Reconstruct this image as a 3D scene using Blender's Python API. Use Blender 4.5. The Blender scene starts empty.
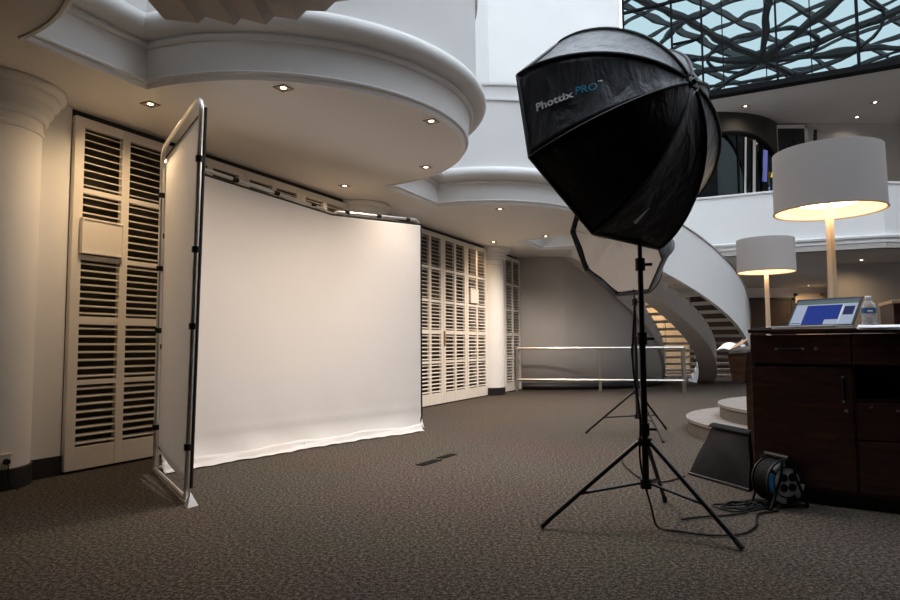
import bpy, math, random
from mathutils import Vector, Matrix
random.seed(7)
SC = bpy.context.scene
PI = math.pi

# ------------------------------------------------------------------ camera
FPX = 650.0
pitch = math.atan(45 / FPX); roll = 0.006
fw = Vector((0, math.cos(pitch), math.sin(pitch)))
r0 = Vector((1, 0, 0)); u0 = r0.cross(fw)
rt = r0 * math.cos(roll) - u0 * math.sin(roll)
up = u0 * math.cos(roll) + r0 * math.sin(roll)
cd = bpy.data.cameras.new('camera'); cam = bpy.data.objects.new('camera', cd)
SC.collection.objects.link(cam)
cd.sensor_width = 36; cd.lens = FPX / 900 * 36; cd.clip_end = 200
cam.matrix_world = Matrix(((rt.x, up.x, -fw.x, 0), (rt.y, up.y, -fw.y, 0), (rt.z, up.z, -fw.z, 1.0), (0, 0, 0, 1)))
SC.camera = cam

# ------------------------------------------------------------------ world and exposure
world = bpy.data.worlds.new('sky'); SC.world = world; world.use_nodes = True
wn = world.node_tree.nodes; bg = wn['Background']
bg.inputs['Color'].default_value = (0.80, 0.89, 1.0, 1); bg.inputs['Strength'].default_value = 5.0
vs = SC.view_settings
vs.view_transform = 'Standard'; vs.look = 'None'; vs.gamma = 1; vs.use_curve_mapping = False
vs.exposure = 0.0
WARM = (1.0, 0.70, 0.40); SOFTWARM = (1.0, 0.83, 0.68)
DOWN_W = 190.0

# ------------------------------------------------------------------ materials
def new_mat(name):
    m = bpy.data.materials.new(name); m.use_nodes = True
    return m, m.node_tree.nodes, m.node_tree.links, m.node_tree.nodes['Principled BSDF']

def pmat(name, col, rough=0.6, metal=0.0, var=0.06, scale=6.0, bump=0.0, bscale=60.0, spec=0.5, coords='Object'):
    m, n, l, b = new_mat(name)
    b.inputs['Roughness'].default_value = rough; b.inputs['Metallic'].default_value = metal
    b.inputs['Specular IOR Level'].default_value = spec
    tc = n.new('ShaderNodeTexCoord')
    nz = n.new('ShaderNodeTexNoise'); nz.inputs['Scale'].default_value = scale; nz.inputs['Detail'].default_value = 4
    l.new(tc.outputs[coords], nz.inputs['Vector'])
    rp = n.new('ShaderNodeValToRGB')
    rp.color_ramp.elements[0].position = 0.3; rp.color_ramp.elements[1].position = 0.7
    rp.color_ramp.elements[0].color = tuple(c * (1 - var) for c in col) + (1,)
    rp.color_ramp.elements[1].color = tuple(min(1, c * (1 + var)) for c in col) + (1,)
    l.new(nz.outputs['Fac'], rp.inputs['Fac']); l.new(rp.outputs['Color'], b.inputs['Base Color'])
    if bump:
        n2 = n.new('ShaderNodeTexNoise'); n2.inputs['Scale'].default_value = bscale; n2.inputs['Detail'].default_value = 3
        l.new(tc.outputs[coords], n2.inputs['Vector'])
        bp = n.new('ShaderNodeBump'); bp.inputs['Strength'].default_value = bump; bp.inputs['Distance'].default_value = 0.02
        l.new(n2.outputs['Fac'], bp.inputs['Height']); l.new(bp.outputs['Normal'], b.inputs['Normal'])
    return m

def emit(name, col, s):
    m, n, l, b = new_mat(name)
    b.inputs['Base Color'].default_value = (0.02, 0.02, 0.02, 1)
    b.inputs['Specular IOR Level'].default_value = 0.0
    b.inputs['Emission Color'].default_value = col + (1,); b.inputs['Emission Strength'].default_value = s
    return m

def wood(name, c0, c1, rough=0.35, sc=(1.2, 1.2, 9.0), dist=3.0):
    m, n, l, b = new_mat(name); b.inputs['Roughness'].default_value = rough
    tc = n.new('ShaderNodeTexCoord'); mp = n.new('ShaderNodeMapping'); mp.inputs['Scale'].default_value = sc
    l.new(tc.outputs['Object'], mp.inputs['Vector'])
    nz = n.new('ShaderNodeTexNoise'); nz.inputs['Scale'].default_value = 1.6; nz.inputs['Detail'].default_value = 6
    nz.inputs['Distortion'].default_value = dist
    l.new(mp.outputs['Vector'], nz.inputs['Vector'])
    n2 = n.new('ShaderNodeTexNoise'); n2.inputs['Scale'].default_value = 9.0; n2.inputs['Detail'].default_value = 8
    l.new(mp.outputs['Vector'], n2.inputs['Vector'])
    mx = n.new('ShaderNodeMath'); mx.operation = 'MULTIPLY_ADD'; mx.inputs[1].default_value = 0.4
    l.new(n2.outputs['Fac'], mx.inputs[0]); l.new(nz.outputs['Fac'], mx.inputs[2])
    rp = n.new('ShaderNodeValToRGB'); rp.color_ramp.elements[0].position = 0.48; rp.color_ramp.elements[1].position = 0.9
    rp.color_ramp.elements[0].color = c0 + (1,); rp.color_ramp.elements[1].color = c1 + (1,)
    l.new(mx.outputs[0], rp.inputs['Fac']); l.new(rp.outputs['Color'], b.inputs['Base Color'])
    return m

def carpet():
    m, n, l, b = new_mat('carpet'); b.inputs['Roughness'].default_value = 0.95; b.inputs['Specular IOR Level'].default_value = 0.1
    tc = n.new('ShaderNodeTexCoord')
    nz = n.new('ShaderNodeTexNoise'); nz.inputs['Scale'].default_value = 135; nz.inputs['Detail'].default_value = 2.5
    nz.inputs['Roughness'].default_value = 0.7
    l.new(tc.outputs['Object'], nz.inputs['Vector'])
    rp = n.new('ShaderNodeValToRGB'); e = rp.color_ramp.elements
    e[0].position = 0.40; e[0].color = (0.016, 0.013, 0.011, 1); e[1].position = 0.60; e[1].color = (0.195, 0.162, 0.134, 1)
    x = e.new(0.5); x.color = (0.060, 0.049, 0.040, 1)
    nl = n.new('ShaderNodeTexNoise'); nl.inputs['Scale'].default_value = 52; nl.inputs['Detail'].default_value = 2
    l.new(tc.outputs['Object'], nl.inputs['Vector'])
    av = n.new('ShaderNodeMix'); av.data_type = 'FLOAT'; av.inputs['Factor'].default_value = 0.4
    l.new(nz.outputs['Fac'], av.inputs[2]); l.new(nl.outputs['Fac'], av.inputs[3]); l.new(av.outputs[0], rp.inputs['Fac'])
    n3 = n.new('ShaderNodeTexNoise'); n3.inputs['Scale'].default_value = 0.9; n3.inputs['Detail'].default_value = 3
    l.new(tc.outputs['Object'], n3.inputs['Vector'])
    mx = n.new('ShaderNodeMix'); mx.data_type = 'RGBA'; mx.blend_type = 'MULTIPLY'; mx.inputs['Factor'].default_value = 0.25
    l.new(rp.outputs['Color'], mx.inputs[6]); l.new(n3.outputs['Color'], mx.inputs[7])
    l.new(mx.outputs[2], b.inputs['Base Color'])
    return m

def cloth_white(name, transp=0.12, transl=0.2, col=(0.90, 0.88, 0.865)):
    m, n, l, b = new_mat(name); out = n['Material Output']
    b.inputs['Base Color'].default_value = col + (1,); b.inputs['Roughness'].default_value = 0.9
    b.inputs['Specular IOR Level'].default_value = 0.1
    tc = n.new('ShaderNodeTexCoord'); nz = n.new('ShaderNodeTexNoise'); nz.inputs['Scale'].default_value = 3
    nz.inputs['Detail'].default_value = 3
    l.new(tc.outputs['Object'], nz.inputs['Vector'])
    bp = n.new('ShaderNodeBump'); bp.inputs['Strength'].default_value = 0.15; bp.inputs['Distance'].default_value = 0.05
    l.new(nz.outputs['Fac'], bp.inputs['Height']); l.new(bp.outputs['Normal'], b.inputs['Normal'])
    tl = n.new('ShaderNodeBsdfTranslucent'); tl.inputs['Color'].default_value = col + (1,)
    tr = n.new('ShaderNodeBsdfTransparent')
    m1 = n.new('ShaderNodeMixShader'); m1.inputs[0].default_value = transl
    m2 = n.new('ShaderNodeMixShader'); m2.inputs[0].default_value = transp
    l.new(b.outputs[0], m1.inputs[1]); l.new(tl.outputs[0], m1.inputs[2])
    l.new(m1.outputs[0], m2.inputs[1]); l.new(tr.outputs[0], m2.inputs[2]); l.new(m2.outputs[0], out.inputs['Surface'])
    return m

def facade_glass(name, tint=(0.14, 0.18, 0.18), wav=0.005):
    m, n, l, b = new_mat(name); out = n['Material Output']
    b.inputs['Base Color'].default_value = (0.012, 0.02, 0.022, 1); b.inputs['Roughness'].default_value = 0.2
    gl = n.new('ShaderNodeBsdfGlossy'); gl.inputs['Color'].default_value = tint + (1,); gl.inputs['Roughness'].default_value = 0.01
    tc = n.new('ShaderNodeTexCoord'); nz = n.new('ShaderNodeTexNoise'); nz.inputs['Scale'].default_value = 1.1
    nz.inputs['Detail'].default_value = 1
    l.new(tc.outputs['Object'], nz.inputs['Vector'])
    bp = n.new('ShaderNodeBump'); bp.inputs['Strength'].default_value = wav; bp.inputs['Distance'].default_value = 1.0
    l.new(nz.outputs['Fac'], bp.inputs['Height']); l.new(bp.outputs['Normal'], gl.inputs['Normal'])
    m1 = n.new('ShaderNodeMixShader'); m1.inputs[0].default_value = 0.85
    l.new(b.outputs[0], m1.inputs[1]); l.new(gl.outputs[0], m1.inputs[2]); l.new(m1.outputs[0], out.inputs['Surface'])
    return m

def clear(name, col=(1, 1, 1), rough=0.02, ior=1.33):
    m, n, l, b = new_mat(name)
    b.inputs['Base Color'].default_value = col + (1,); b.inputs['Transmission Weight'].default_value = 1
    b.inputs['Roughness'].default_value = rough; b.inputs['IOR'].default_value = ior
    return m

def film(name, dif=0.16):
    m, n, l, b = new_mat(name); out = n['Material Output']
    b.inputs['Base Color'].default_value = (0.85, 0.88, 0.92, 1); b.inputs['Roughness'].default_value = 0.15
    tr = n.new('ShaderNodeBsdfTransparent'); tr.inputs['Color'].default_value = (0.93, 0.95, 0.97, 1)
    lw = n.new('ShaderNodeLayerWeight'); lw.inputs['Blend'].default_value = 0.35
    mt = n.new('ShaderNodeMath'); mt.operation = 'MULTIPLY_ADD'; mt.inputs[1].default_value = 0.55; mt.inputs[2].default_value = dif
    l.new(lw.outputs['Facing'], mt.inputs[0])
    mx = n.new('ShaderNodeMixShader'); l.new(mt.outputs[0], mx.inputs[0]); l.new(tr.outputs[0], mx.inputs[1]); l.new(b.outputs[0], mx.inputs[2])
    l.new(mx.outputs[0], out.inputs['Surface'])
    return m

def nylon(name, col=(0.013, 0.015, 0.021)):
    m, n, l, b = new_mat(name); b.inputs['Roughness'].default_value = 0.42
    b.inputs['Base Color'].default_value = col + (1,); b.inputs['Specular IOR Level'].default_value = 0.5
    b.inputs['Sheen Weight'].default_value = 0.25; b.inputs['Sheen Roughness'].default_value = 0.4
    tc = n.new('ShaderNodeTexCoord'); mp = n.new('ShaderNodeMapping'); mp.inputs['Scale'].default_value = (6, 6, 1.6)
    mp.inputs['Rotation'].default_value = (0.6, 0.4, 0.3)
    l.new(tc.outputs['Object'], mp.inputs['Vector'])
    nz = n.new('ShaderNodeTexNoise'); nz.inputs['Scale'].default_value = 1.6; nz.inputs['Detail'].default_value = 5
    nz.inputs['Distortion'].default_value = 0.6
    l.new(mp.outputs['Vector'], nz.inputs['Vector'])
    bp = n.new('ShaderNodeBump'); bp.inputs['Strength'].default_value = 0.55; bp.inputs['Distance'].default_value = 0.05
    l.new(nz.outputs['Fac'], bp.inputs['Height']); l.new(bp.outputs['Normal'], b.inputs['Normal'])
    return m

def stair_stone(name):
    m, n, l, b = new_mat(name); b.inputs['Roughness'].default_value = 0.6
    tc = n.new('ShaderNodeTexCoord'); br = n.new('ShaderNodeTexBrick')
    br.inputs['Color1'].default_value = (0.25, 0.22, 0.20, 1); br.inputs['Color2'].default_value = (0.215, 0.19, 0.172, 1)
    br.inputs['Mortar'].default_value = (0.11, 0.095, 0.085, 1); br.inputs['Scale'].default_value = 1.0
    br.inputs['Brick Width'].default_value = 0.5; br.inputs['Row Height'].default_value = 0.35
    br.inputs['Mortar Size'].default_value = 0.008
    l.new(tc.outputs['Object'], br.inputs['Vector']); l.new(br.outputs['Color'], b.inputs['Base Color'])
    return m

M = dict(
    white=pmat('white_plaster', (0.80, 0.79, 0.775), 0.7, var=0.02, scale=1.5),
    cream=pmat('cream_door_paint', (0.78, 0.73, 0.66), 0.45, var=0.03, scale=2),
    ceil=pmat('ceiling_plaster', (0.74, 0.72, 0.70), 0.85, var=0.02, scale=1.0),
    taupe=pmat('taupe_plaster', (0.50, 0.46, 0.43), 0.8, var=0.04, scale=1.2),
    grey=pmat('grey_plaster', (0.70, 0.67, 0.645), 0.75, var=0.05, scale=0.8),
    dark=pmat('dark_void_shade', (0.07, 0.058, 0.043), 0.8),
    black=pmat('black_skirting', (0.008, 0.007, 0.008), 0.5),
    carpet=carpet(),
    chrome=pmat('polished_aluminium', (0.85, 0.84, 0.82), 0.32, 1.0, 0.05),
    steel=pmat('brushed_steel', (0.62, 0.58, 0.53), 0.35, 1.0, 0.05),
    brass=pmat('brass', (0.60, 0.42, 0.18), 0.3, 1.0, 0.08),
    blackp=pmat('black_plastic', (0.008, 0.008, 0.010), 0.45, spec=0.25),
    blackm=pmat('black_metal', (0.016, 0.016, 0.019), 0.32, 0.6),
    rubber=pmat('black_rubber', (0.012, 0.012, 0.012), 0.6),
    screen_cloth=cloth_white('white_backdrop_fabric'),
    diff=cloth_white('softbox_diffuser_fabric', 0.0, 0.2, (0.86, 0.81, 0.77)),
    silver=pmat('silver_lining', (0.7, 0.7, 0.7), 0.35, 0.7),
    nylon=nylon('black_nylon'),
    binding=pmat('black_binding', (0.008, 0.008, 0.010), 0.5),
    logo_w=pmat('white_print', (0.93, 0.93, 0.95), 0.6),
    logo_b=pmat('blue_print', (0.015, 0.36, 0.62), 0.6),
    walnut=wood('dark_walnut', (0.010, 0.004, 0.003), (0.058, 0.021, 0.013)),
    walnut2=wood('brown_wood', (0.024, 0.012, 0.007), (0.075, 0.038, 0.022)),
    desktop=pmat('desk_top_laminate', (0.035, 0.025, 0.024), 0.22),
    oak=wood('pale_wood', (0.55, 0.42, 0.30), (0.72, 0.58, 0.44), 0.45, (8, 8, 0.7), 0.5),
    tan=pmat('tan_edge', (0.42, 0.27, 0.17), 0.5),
    shade=cloth_white('lamp_shade_linen', 0.0, 0.04, (0.50, 0.455, 0.43)),
    shade_in=pmat('lamp_shade_lining', (0.82, 0.72, 0.58), 0.8),
    lampdiff=emit('lamp_diffuser_glow', (1.0, 0.84, 0.64), 6.0),
    bulb=emit('downlight_bulb', (1.0, 0.82, 0.58), 14.0),
    bulb2=emit('cool_downlight_bulb', (1.0, 0.93, 0.82), 10.0),
    trimring=pmat('downlight_trim', (0.26, 0.21, 0.17), 0.4, 0.6),
    tread=pmat('stair_tread', (0.56, 0.51, 0.46), 0.6),
    soffit_d=pmat('dark_shade_deck', (0.17, 0.135, 0.105), 0.8),
    stone=stair_stone('platform_stone'),
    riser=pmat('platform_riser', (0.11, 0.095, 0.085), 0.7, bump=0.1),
    fglass=facade_glass('facade_glass'),
    aglass=facade_glass('arched_window_glass', (0.07, 0.09, 0.10), 0.004),
    mull=pmat('dark_mullion', (0.008, 0.008, 0.009), 0.8, spec=0.1),
    truss=pmat('skylight_beam_paint', (0.03, 0.03, 0.03), 0.5),
    brown=pmat('dark_brown_plaster', (0.05, 0.043, 0.036), 0.7),
    drkwood=wood('dark_panelling', (0.018, 0.010, 0.007), (0.05, 0.028, 0.02)),
    beige=pmat('beige_panel', (0.62, 0.50, 0.36), 0.7),
    orange=pmat('tan_panel', (0.56, 0.44, 0.31), 0.7),
    bag=pmat('black_bag_cloth', (0.008, 0.008, 0.010), 0.7, bump=0.3, bscale=9, spec=0.12),
    cable=pmat('black_cable', (0.006, 0.006, 0.006), 0.6, spec=0.2),
    laptop=pmat('laptop_grey', (0.012, 0.014, 0.018), 0.5, spec=0.2),
    alu=pmat('laptop_silver', (0.45, 0.47, 0.50), 0.35, 0.6),
    lcd=emit('screen_backlight_white', (0.42, 0.49, 0.64), 0.75),
    lcdblue=emit('screen_blue', (0.004, 0.03, 0.27), 1.0),
    lcdnavy=emit('screen_navy', (0.015, 0.02, 0.09), 0.8),
    lcdgreen=emit('screen_green_grey', (0.10, 0.14, 0.11), 0.9),
    lcdbar=emit('screen_toolbar', (0.07, 0.10, 0.18), 0.9),
    paper=pmat('white_paper', (0.80, 0.80, 0.84), 0.8),
    bottle=film('clear_plastic'),
    water=film('water', 0.04),
    cap=pmat('white_bottle_cap', (0.82, 0.82, 0.83), 0.4),
    label=pmat('blue_label', (0.02, 0.10, 0.28), 0.4),
    labelw=pmat('white_label', (0.75, 0.78, 0.82), 0.4),
    reelblue=pmat('reel_blue_label', (0.03, 0.22, 0.48), 0.4),
    reelgrey=pmat('reel_grey_plate', (0.5, 0.52, 0.54), 0.45),
    socket=pmat('white_plastic', (0.72, 0.66, 0.60), 0.4),
    floorplate=pmat('dark_floor_plate', (0.006, 0.006, 0.006), 0.8, spec=0.05),
    blueglow=emit('blue_reflection_glow', (0.16, 0.18, 0.50), 0.7),
    yellowglow=emit('yellow_reflection_glow', (0.9, 0.6, 0.05), 1.0),
)

# ------------------------------------------------------------------ mesh helpers
class MB:
    def __init__(s): s.v = []; s.f = []; s.mi = []
    def add(s, vs_, fs, mi=0):
        b = len(s.v); s.v += [tuple(v) for v in vs_]
        for f in fs: s.f.append([b + i for i in f]); s.mi.append(mi)
    def box(s, x0, x1, y0, y1, z0, z1, mi=0):
        s.add([(x0, y0, z0), (x1, y0, z0), (x1, y1, z0), (x0, y1, z0), (x0, y0, z1), (x1, y0, z1), (x1, y1, z1), (x0, y1, z1)],
              [(3, 2, 1, 0), (4, 5, 6, 7), (0, 1, 5, 4), (1, 2, 6, 5), (2, 3, 7, 6), (3, 0, 4, 7)], mi)
    def obox(s, c, ax, hs, mi=0):
        c = Vector(c); A = [Vector(a).normalized() * h for a, h in zip(ax, hs)]
        p = [c + A[0] * i + A[1] * j + A[2] * k for k in (-1, 1) for i, j in ((-1, -1), (1, -1), (1, 1), (-1, 1))]
        s.add(p, [(3, 2, 1, 0), (4, 5, 6, 7), (0, 1, 5, 4), (1, 2, 6, 5), (2, 3, 7, 6), (3, 0, 4, 7)], mi)
    def prism(s, poly, z0, z1, mi=0):
        n = len(poly)
        s.add([(x, y, z0) for x, y in poly] + [(x, y, z1) for x, y in poly],
              [tuple(range(n))[::-1], tuple(range(n, 2 * n))] + [(i, (i + 1) % n, n + (i + 1) % n, n + i) for i in range(n)], mi)
    def tube(s, pts, r, n=8, closed=False, mi=0):
        P = [Vector(p) for p in pts]; L = len(P)
        R = r if isinstance(r, (list, tuple)) else [r] * L
        ref = None; rings = []
        for i in range(L):
            if closed: t = P[(i + 1) % L] - P[i - 1]
            else: t = P[min(i + 1, L - 1)] - P[max(i - 1, 0)]
            t.normalize()
            if ref is None:
                ref = Vector((0, 0, 1)) if abs(t.z) < 0.9 else Vector((1, 0, 0))
            a = (ref - t * ref.dot(t)).normalized(); b = t.cross(a); ref = a
            rings.append([P[i] + (a * math.cos(2 * PI * k / n) + b * math.sin(2 * PI * k / n)) * R[i] for k in range(n)])
        vs_ = [p for rg in rings for p in rg]; fs = []
        for i in range(L if closed else L - 1):
            j = (i + 1) % L
            for k in range(n):
                fs.append((i * n + k, i * n + (k + 1) % n, j * n + (k + 1) % n, j * n + k))
        if not closed:
            fs.append(tuple(range(n))[::-1]); fs.append(tuple(range((L - 1) * n, L * n)))
        s.add(vs_, fs, mi)
    def lathe(s, prof, n=32, c=(0, 0, 0), mi=0, axis=None, a0=0.0, a1=2 * PI):
        c = Vector(c)
        if axis is None: X, Y, Z = Vector((1, 0, 0)), Vector((0, 1, 0)), Vector((0, 0, 1))
        else:
            Z = Vector(axis).normalized(); X = Z.cross(Vector((0, 0, 1)))
            X = X.normalized() if X.length > 1e-4 else Vector((1, 0, 0)); Y = Z.cross(X)
        full = abs(a1 - a0 - 2 * PI) < 1e-6; cols = n if full else n + 1
        vs_ = []
        for (r, z) in prof:
            for k in range(cols):
                a = a0 + (a1 - a0) * k / n
                vs_.append(c + X * (r * math.cos(a)) + Y * (r * math.sin(a)) + Z * z)
        fs = []
        for i in range(len(prof) - 1):
            for k in range(n):
                k2 = (k + 1) % cols
                fs.append((i * cols + k, i * cols + k2, (i + 1) * cols + k2, (i + 1) * cols + k))
        s.add(vs_, fs, mi)
    def grid(s, fn, nu, nv, mi=0):
        vs_ = [fn(i / nu, j / nv) for j in range(nv + 1) for i in range(nu + 1)]
        s.add(vs_, [(j * (nu + 1) + i, j * (nu + 1) + i + 1, (j + 1) * (nu + 1) + i + 1, (j + 1) * (nu + 1) + i) for j in range(nv) for i in range(nu)], mi)
    def build(s, name, mat, parent=None, smooth=False, bevel=0.0, solid=0.0, loc=None, rotz=0.0, angle=35):
        me = bpy.data.meshes.new(name); me.from_pydata(s.v, [], s.f); me.update()
        for m in (mat if isinstance(mat, (list, tuple)) else [mat]): me.materials.append(m)
        for p, i in zip(me.polygons, s.mi): p.material_index = i
        if smooth:
            me.polygons.foreach_set('use_smooth', [True] * len(me.polygons))
            me.set_sharp_from_angle(angle=math.radians(angle))
        o = bpy.data.objects.new(name, me); SC.collection.objects.link(o)
        if parent is not None: o.parent = parent
        if loc is not None: o.location = loc
        o.rotation_euler.z = rotz
        if solid:
            md = o.modifiers.new('thickness', 'SOLIDIFY'); md.thickness = solid; md.offset = 0
        if bevel:
            md = o.modifiers.new('bevel', 'BEVEL'); md.width = bevel; md.segments = 2; md.limit_method = 'ANGLE'
        return o

def thing(name, label, cat, loc=(0, 0, 0), rotz=0.0, group=None):
    o = bpy.data.objects.new(name, None); SC.collection.objects.link(o)
    o.empty_display_size = 0.1
    o.location = loc; o.rotation_euler.z = rotz
    return tag(o, label, cat, group)
def tag(o, label, cat, group=None):
    o['label'] = label; o['category'] = cat
    if group: o['group'] = group
    return o
def struct(o, label=None, cat=None):
    o['kind'] = 'structure'
    if label: o['label'] = label
    if cat: o['category'] = cat
    return o
def copy_tree(o, parent=None):
    c = o.copy(); SC.collection.objects.link(c); c.parent = parent
    for ch in list(o.children): copy_tree(ch, c)
    return c
def smoothline(pts, k=6):
    P = [Vector(p) for p in pts]; out = []
    for i in range(len(P) - 1):
        a = P[max(i - 1, 0)]; b = P[i]; c = P[i + 1]; d = P[min(i + 2, len(P) - 1)]
        for j in range(k):
            t = j / k
            out.append(0.5 * ((2 * b) + (c - a) * t + (2 * a - 5 * b + 4 * c - d) * t * t + (3 * b - a - 3 * c + d) * t ** 3))
    out.append(P[-1]); return out

# ------------------------------------------------------------------ the left wall's own frame: t along it, o out from it
P0 = Vector((-3.055, 5.185, 0)); D = Vector((0.4426, 0.8967, 0)).normalized(); N = Vector((D.y, -D.x, 0))
WROT = math.atan2(D.y, D.x)
def W(t, o, z=0.0): return P0 + D * t + N * o + Vector((0, 0, z))
ZS = 2.95                                             # soffit height
BAYS = (-2.62, 1.69, 6.44, 11.15); RB = 1.68; OB = 0.85

# floor
b = MB(); b.box(-12, 20, -9, 26, -0.1, 0); struct(b.build('floor', M['carpet']))

# wall behind the louvred doors, white piers between the door bays
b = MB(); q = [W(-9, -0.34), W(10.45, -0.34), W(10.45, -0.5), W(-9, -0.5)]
b.prism([(p.x, p.y) for p in q], 0, ZS); struct(b.build('wall_left', M['dark']))  # dark colour stands in for the unlit void behind the louvres
DOORBAYS = ((-5.0, -0.95, 4), (0.0, 3.78, 4), (4.71, 8.51, 4), (9.47, 10.42, 1))
def wbox(bm, t0, t1, o0, o1, z0, z1):
    q = [W(t0, o0), W(t1, o0), W(t1, o1), W(t0, o1)]; bm.prism([(p.x, p.y) for p in q], z0, z1)
for i, (t0, t1) in enumerate(((-0.95, -0.005), (3.785, 4.705), (8.515, 9.465), (10.425, 10.6))):
    b = MB(); wbox(b, t0, t1, -0.34, -0.02, 0, ZS); struct(b.build('wall_pier_left', M['white']))
    b = MB(); wbox(b, t0 + 0.002, t1 - 0.002, -0.02, 0.0, 0, 0.15); struct(b.build('baseboard_left', M['black']))
for i, (t0, t1, n_) in enumerate(DOORBAYS):
    b = MB(); wbox(b, t0, t1, -0.10, -0.04, 2.88, ZS); struct(b.build('trim_shadow_gap', M['black']))  # black strip stands in for the shadow gap above the doors

# round columns between the bays
CR = 0.31
def column(t):
    root = bpy.data.objects.new('column', None); SC.collection.objects.link(root); root.location = W(t, -0.12); struct(root)
    b = MB(); b.lathe([(CR, 0.15), (CR, 2.60)], 48); b.build('shaft', M['white'], root, True)
    b = MB()
    pr = [(CR, 2.60), (CR + 0.012, 2.605), (CR + 0.015, 2.625), (CR + 0.004, 2.64), (CR + 0.004, 2.70)]
    for (r_, z_) in ((0.02, 2.70), (0.055, 2.77), (0.095, 2.84), (0.135, 2.90)):
        r_ += CR; pr += [(r_, z_), (r_ + 0.016, z_ + 0.012), (r_ + 0.022, z_ + 0.03), (r_ + 0.018, z_ + 0.05)]
    pr.append((CR + 0.16, ZS)); b.lathe(pr, 48); b.build('capital', M['white'], root, True)
    b = MB(); b.lathe([(0.0, 0), (CR + 0.015, 0), (CR + 0.015, 0.145), (CR, 0.15)], 48); b.build('plinth', M['black'], root, True)
for t in (-0.54, 4.22, 8.92): column(t)

# soffit with the half-round bays
def outline(o, t_lo=-6.0, t_hi=13.0, narc=40):
    """points (t, off) of the fascia line pushed out by o"""
    pts = []
    R = RB + o; dt = math.sqrt(R * R - o * o); a0 = math.asin(o / R)
    pts.append((t_lo, OB + o))
    for c in BAYS:
        for k in range(narc + 1):
            a = PI - a0 - (PI - 2 * a0) * k / narc
            pts.append((c + R * math.cos(a), OB + R * math.sin(a)))
    pts.append((t_hi, OB + o)); return pts
ol = [p for p in outline(0.0)]
b = MB()
vs_ = []; fs = []
for (t, o) in ol: vs_ += [W(t, o, ZS), W(t, -0.34, ZS)]
for i in range(len(ol) - 1): fs.append((2 * i, 2 * i + 1, 2 * i + 3, 2 * i + 2))
b.add(vs_, fs)
vs2 = [(v[0], v[1], ZS + 0.3) for v in vs_]; b.add(vs2, [f[::-1] for f in fs])
struct(b.build('ceiling_balcony', M['ceil']))
def sweep(prof, name, mat, t_lo, t_hi, smooth=True):
    b = MB(); lines = []
    for (o, z) in prof:
        L = outline(o); lines.append([W(min(max(t, t_lo), t_hi), of, z) for t, of in L])
    n = len(lines[0]); vs_ = [p for L in lines for p in L]; fs = []
    for i in range(len(lines) - 1):
        for k in range(n - 1): fs.append((i * n + k, i * n + k + 1, (i + 1) * n + k + 1, (i + 1) * n + k))
    b.add(vs_, fs); return b.build(name, mat, None, smooth, angle=28)
prof = [(0, ZS), (0.0, ZS - 0.012), (0.022, ZS - 0.012), (0.03, ZS), (0.034, ZS + 0.022), (0.052, ZS + 0.03), (0.058, ZS + 0.042), (0.05, ZS + 0.052), (0.072, ZS + 0.262),
        (0.095, ZS + 0.266), (0.11, ZS + 0.28), (0.108, ZS + 0.296), (0.09, ZS + 0.306), (0.10, ZS + 0.318)]
for k in range(13):
    a = -PI / 2 + PI * k / 12; prof.append((0.15 + 0.085 * math.cos(a), ZS + 0.40 + 0.082 * math.sin(a)))
prof += [(0.12, ZS + 0.486), (0.05, ZS + 0.486)]
struct(sweep(prof, 'trim_cornice', M['white'], -6, 13))
pz = ZS + 0.48
struct(sweep([(0.135, pz), (0.135, 4.36), (0.16, 4.37), (0.16, 4.40), (0.14, 4.41), (0.14, 4.57), (0.165, 4.58), (0.165, 4.61), (-0.02, 4.61), (-0.02, pz)],
             'wall_balcony_parapet', M['white'], -6, 9.35))
b = MB(); wbox(b, -6, 12, -1.0, -0.9, ZS + 0.3, 15); struct(b.build('wall_upper_left', M['white']))
b = MB(); wbox(b, -6, 12, -1.0, 0.9, ZS + 0.3, ZS + 0.33); struct(b.build('floor_balcony', M['white']))

# louvred door leaves
def make_leaf(w=0.945, h=2.89):
    root = bpy.data.objects.new('door_1', None); SC.collection.objects.link(root)
    st, mid = 0.085, 0.075; z0 = 0.02
    rails = [(z0, 0.20), (0.695, 0.735), (1.185, 1.25), (1.715, 1.755), (2.265, 2.305), (2.81, h)]
    cols = [(st, (w - mid) / 2), ((w + mid) / 2, w - st)]
    b = MB()
    b.box(0.002, st, -0.02, 0.025, z0, h); b.box(w - st, w - 0.002, -0.02, 0.025, z0, h)
    b.box((w - mid) / 2, (w + mid) / 2, -0.02, 0.025, z0, h)
    for (c0, c1) in cols:
        for (a, e) in rails: b.box(c0, c1, -0.018, 0.024, a, e)
    b.build('frame', M['cream'], root, bevel=0.003)
    for (c0, c1) in cols:
        for j in range(5):
            za, zb = rails[j][1], rails[j + 1][0]
            n = max(1, round((zb - za) / 0.062)); p = (zb - za) / n; b = MB()
            for k in range(n):
                zc = za + p * (k + 0.5)
                b.obox(((c0 + c1) / 2, 0.003, zc), ((1, 0, 0), (0, math.cos(0.32), math.sin(0.32)), (0, -math.sin(0.32), math.cos(0.32))), ((c1 - c0) / 2, 0.021, 0.0042))
            b.build('louver_panel', M['cream'], root)
    return root
def sign_box(parent, x0, x1, z0, z1):
    b = MB(); b.box(x0, x1, -0.05, -0.018, z0, z1); b.box(x0 - 0.012, x1 + 0.012, -0.058, -0.016, z1, z1 + 0.016); b.box(x0 - 0.012, x1 + 0.012, -0.058, -0.016, z0 - 0.016, z0)
    b.box(x0 - 0.012, x0, -0.058, -0.016, z0, z1); b.box(x1, x1 + 0.012, -0.058, -0.016, z0, z1)
    b.build('cover_box', M['cream'], parent, bevel=0.003)
leaf0 = make_leaf(); leafn = 0
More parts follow.
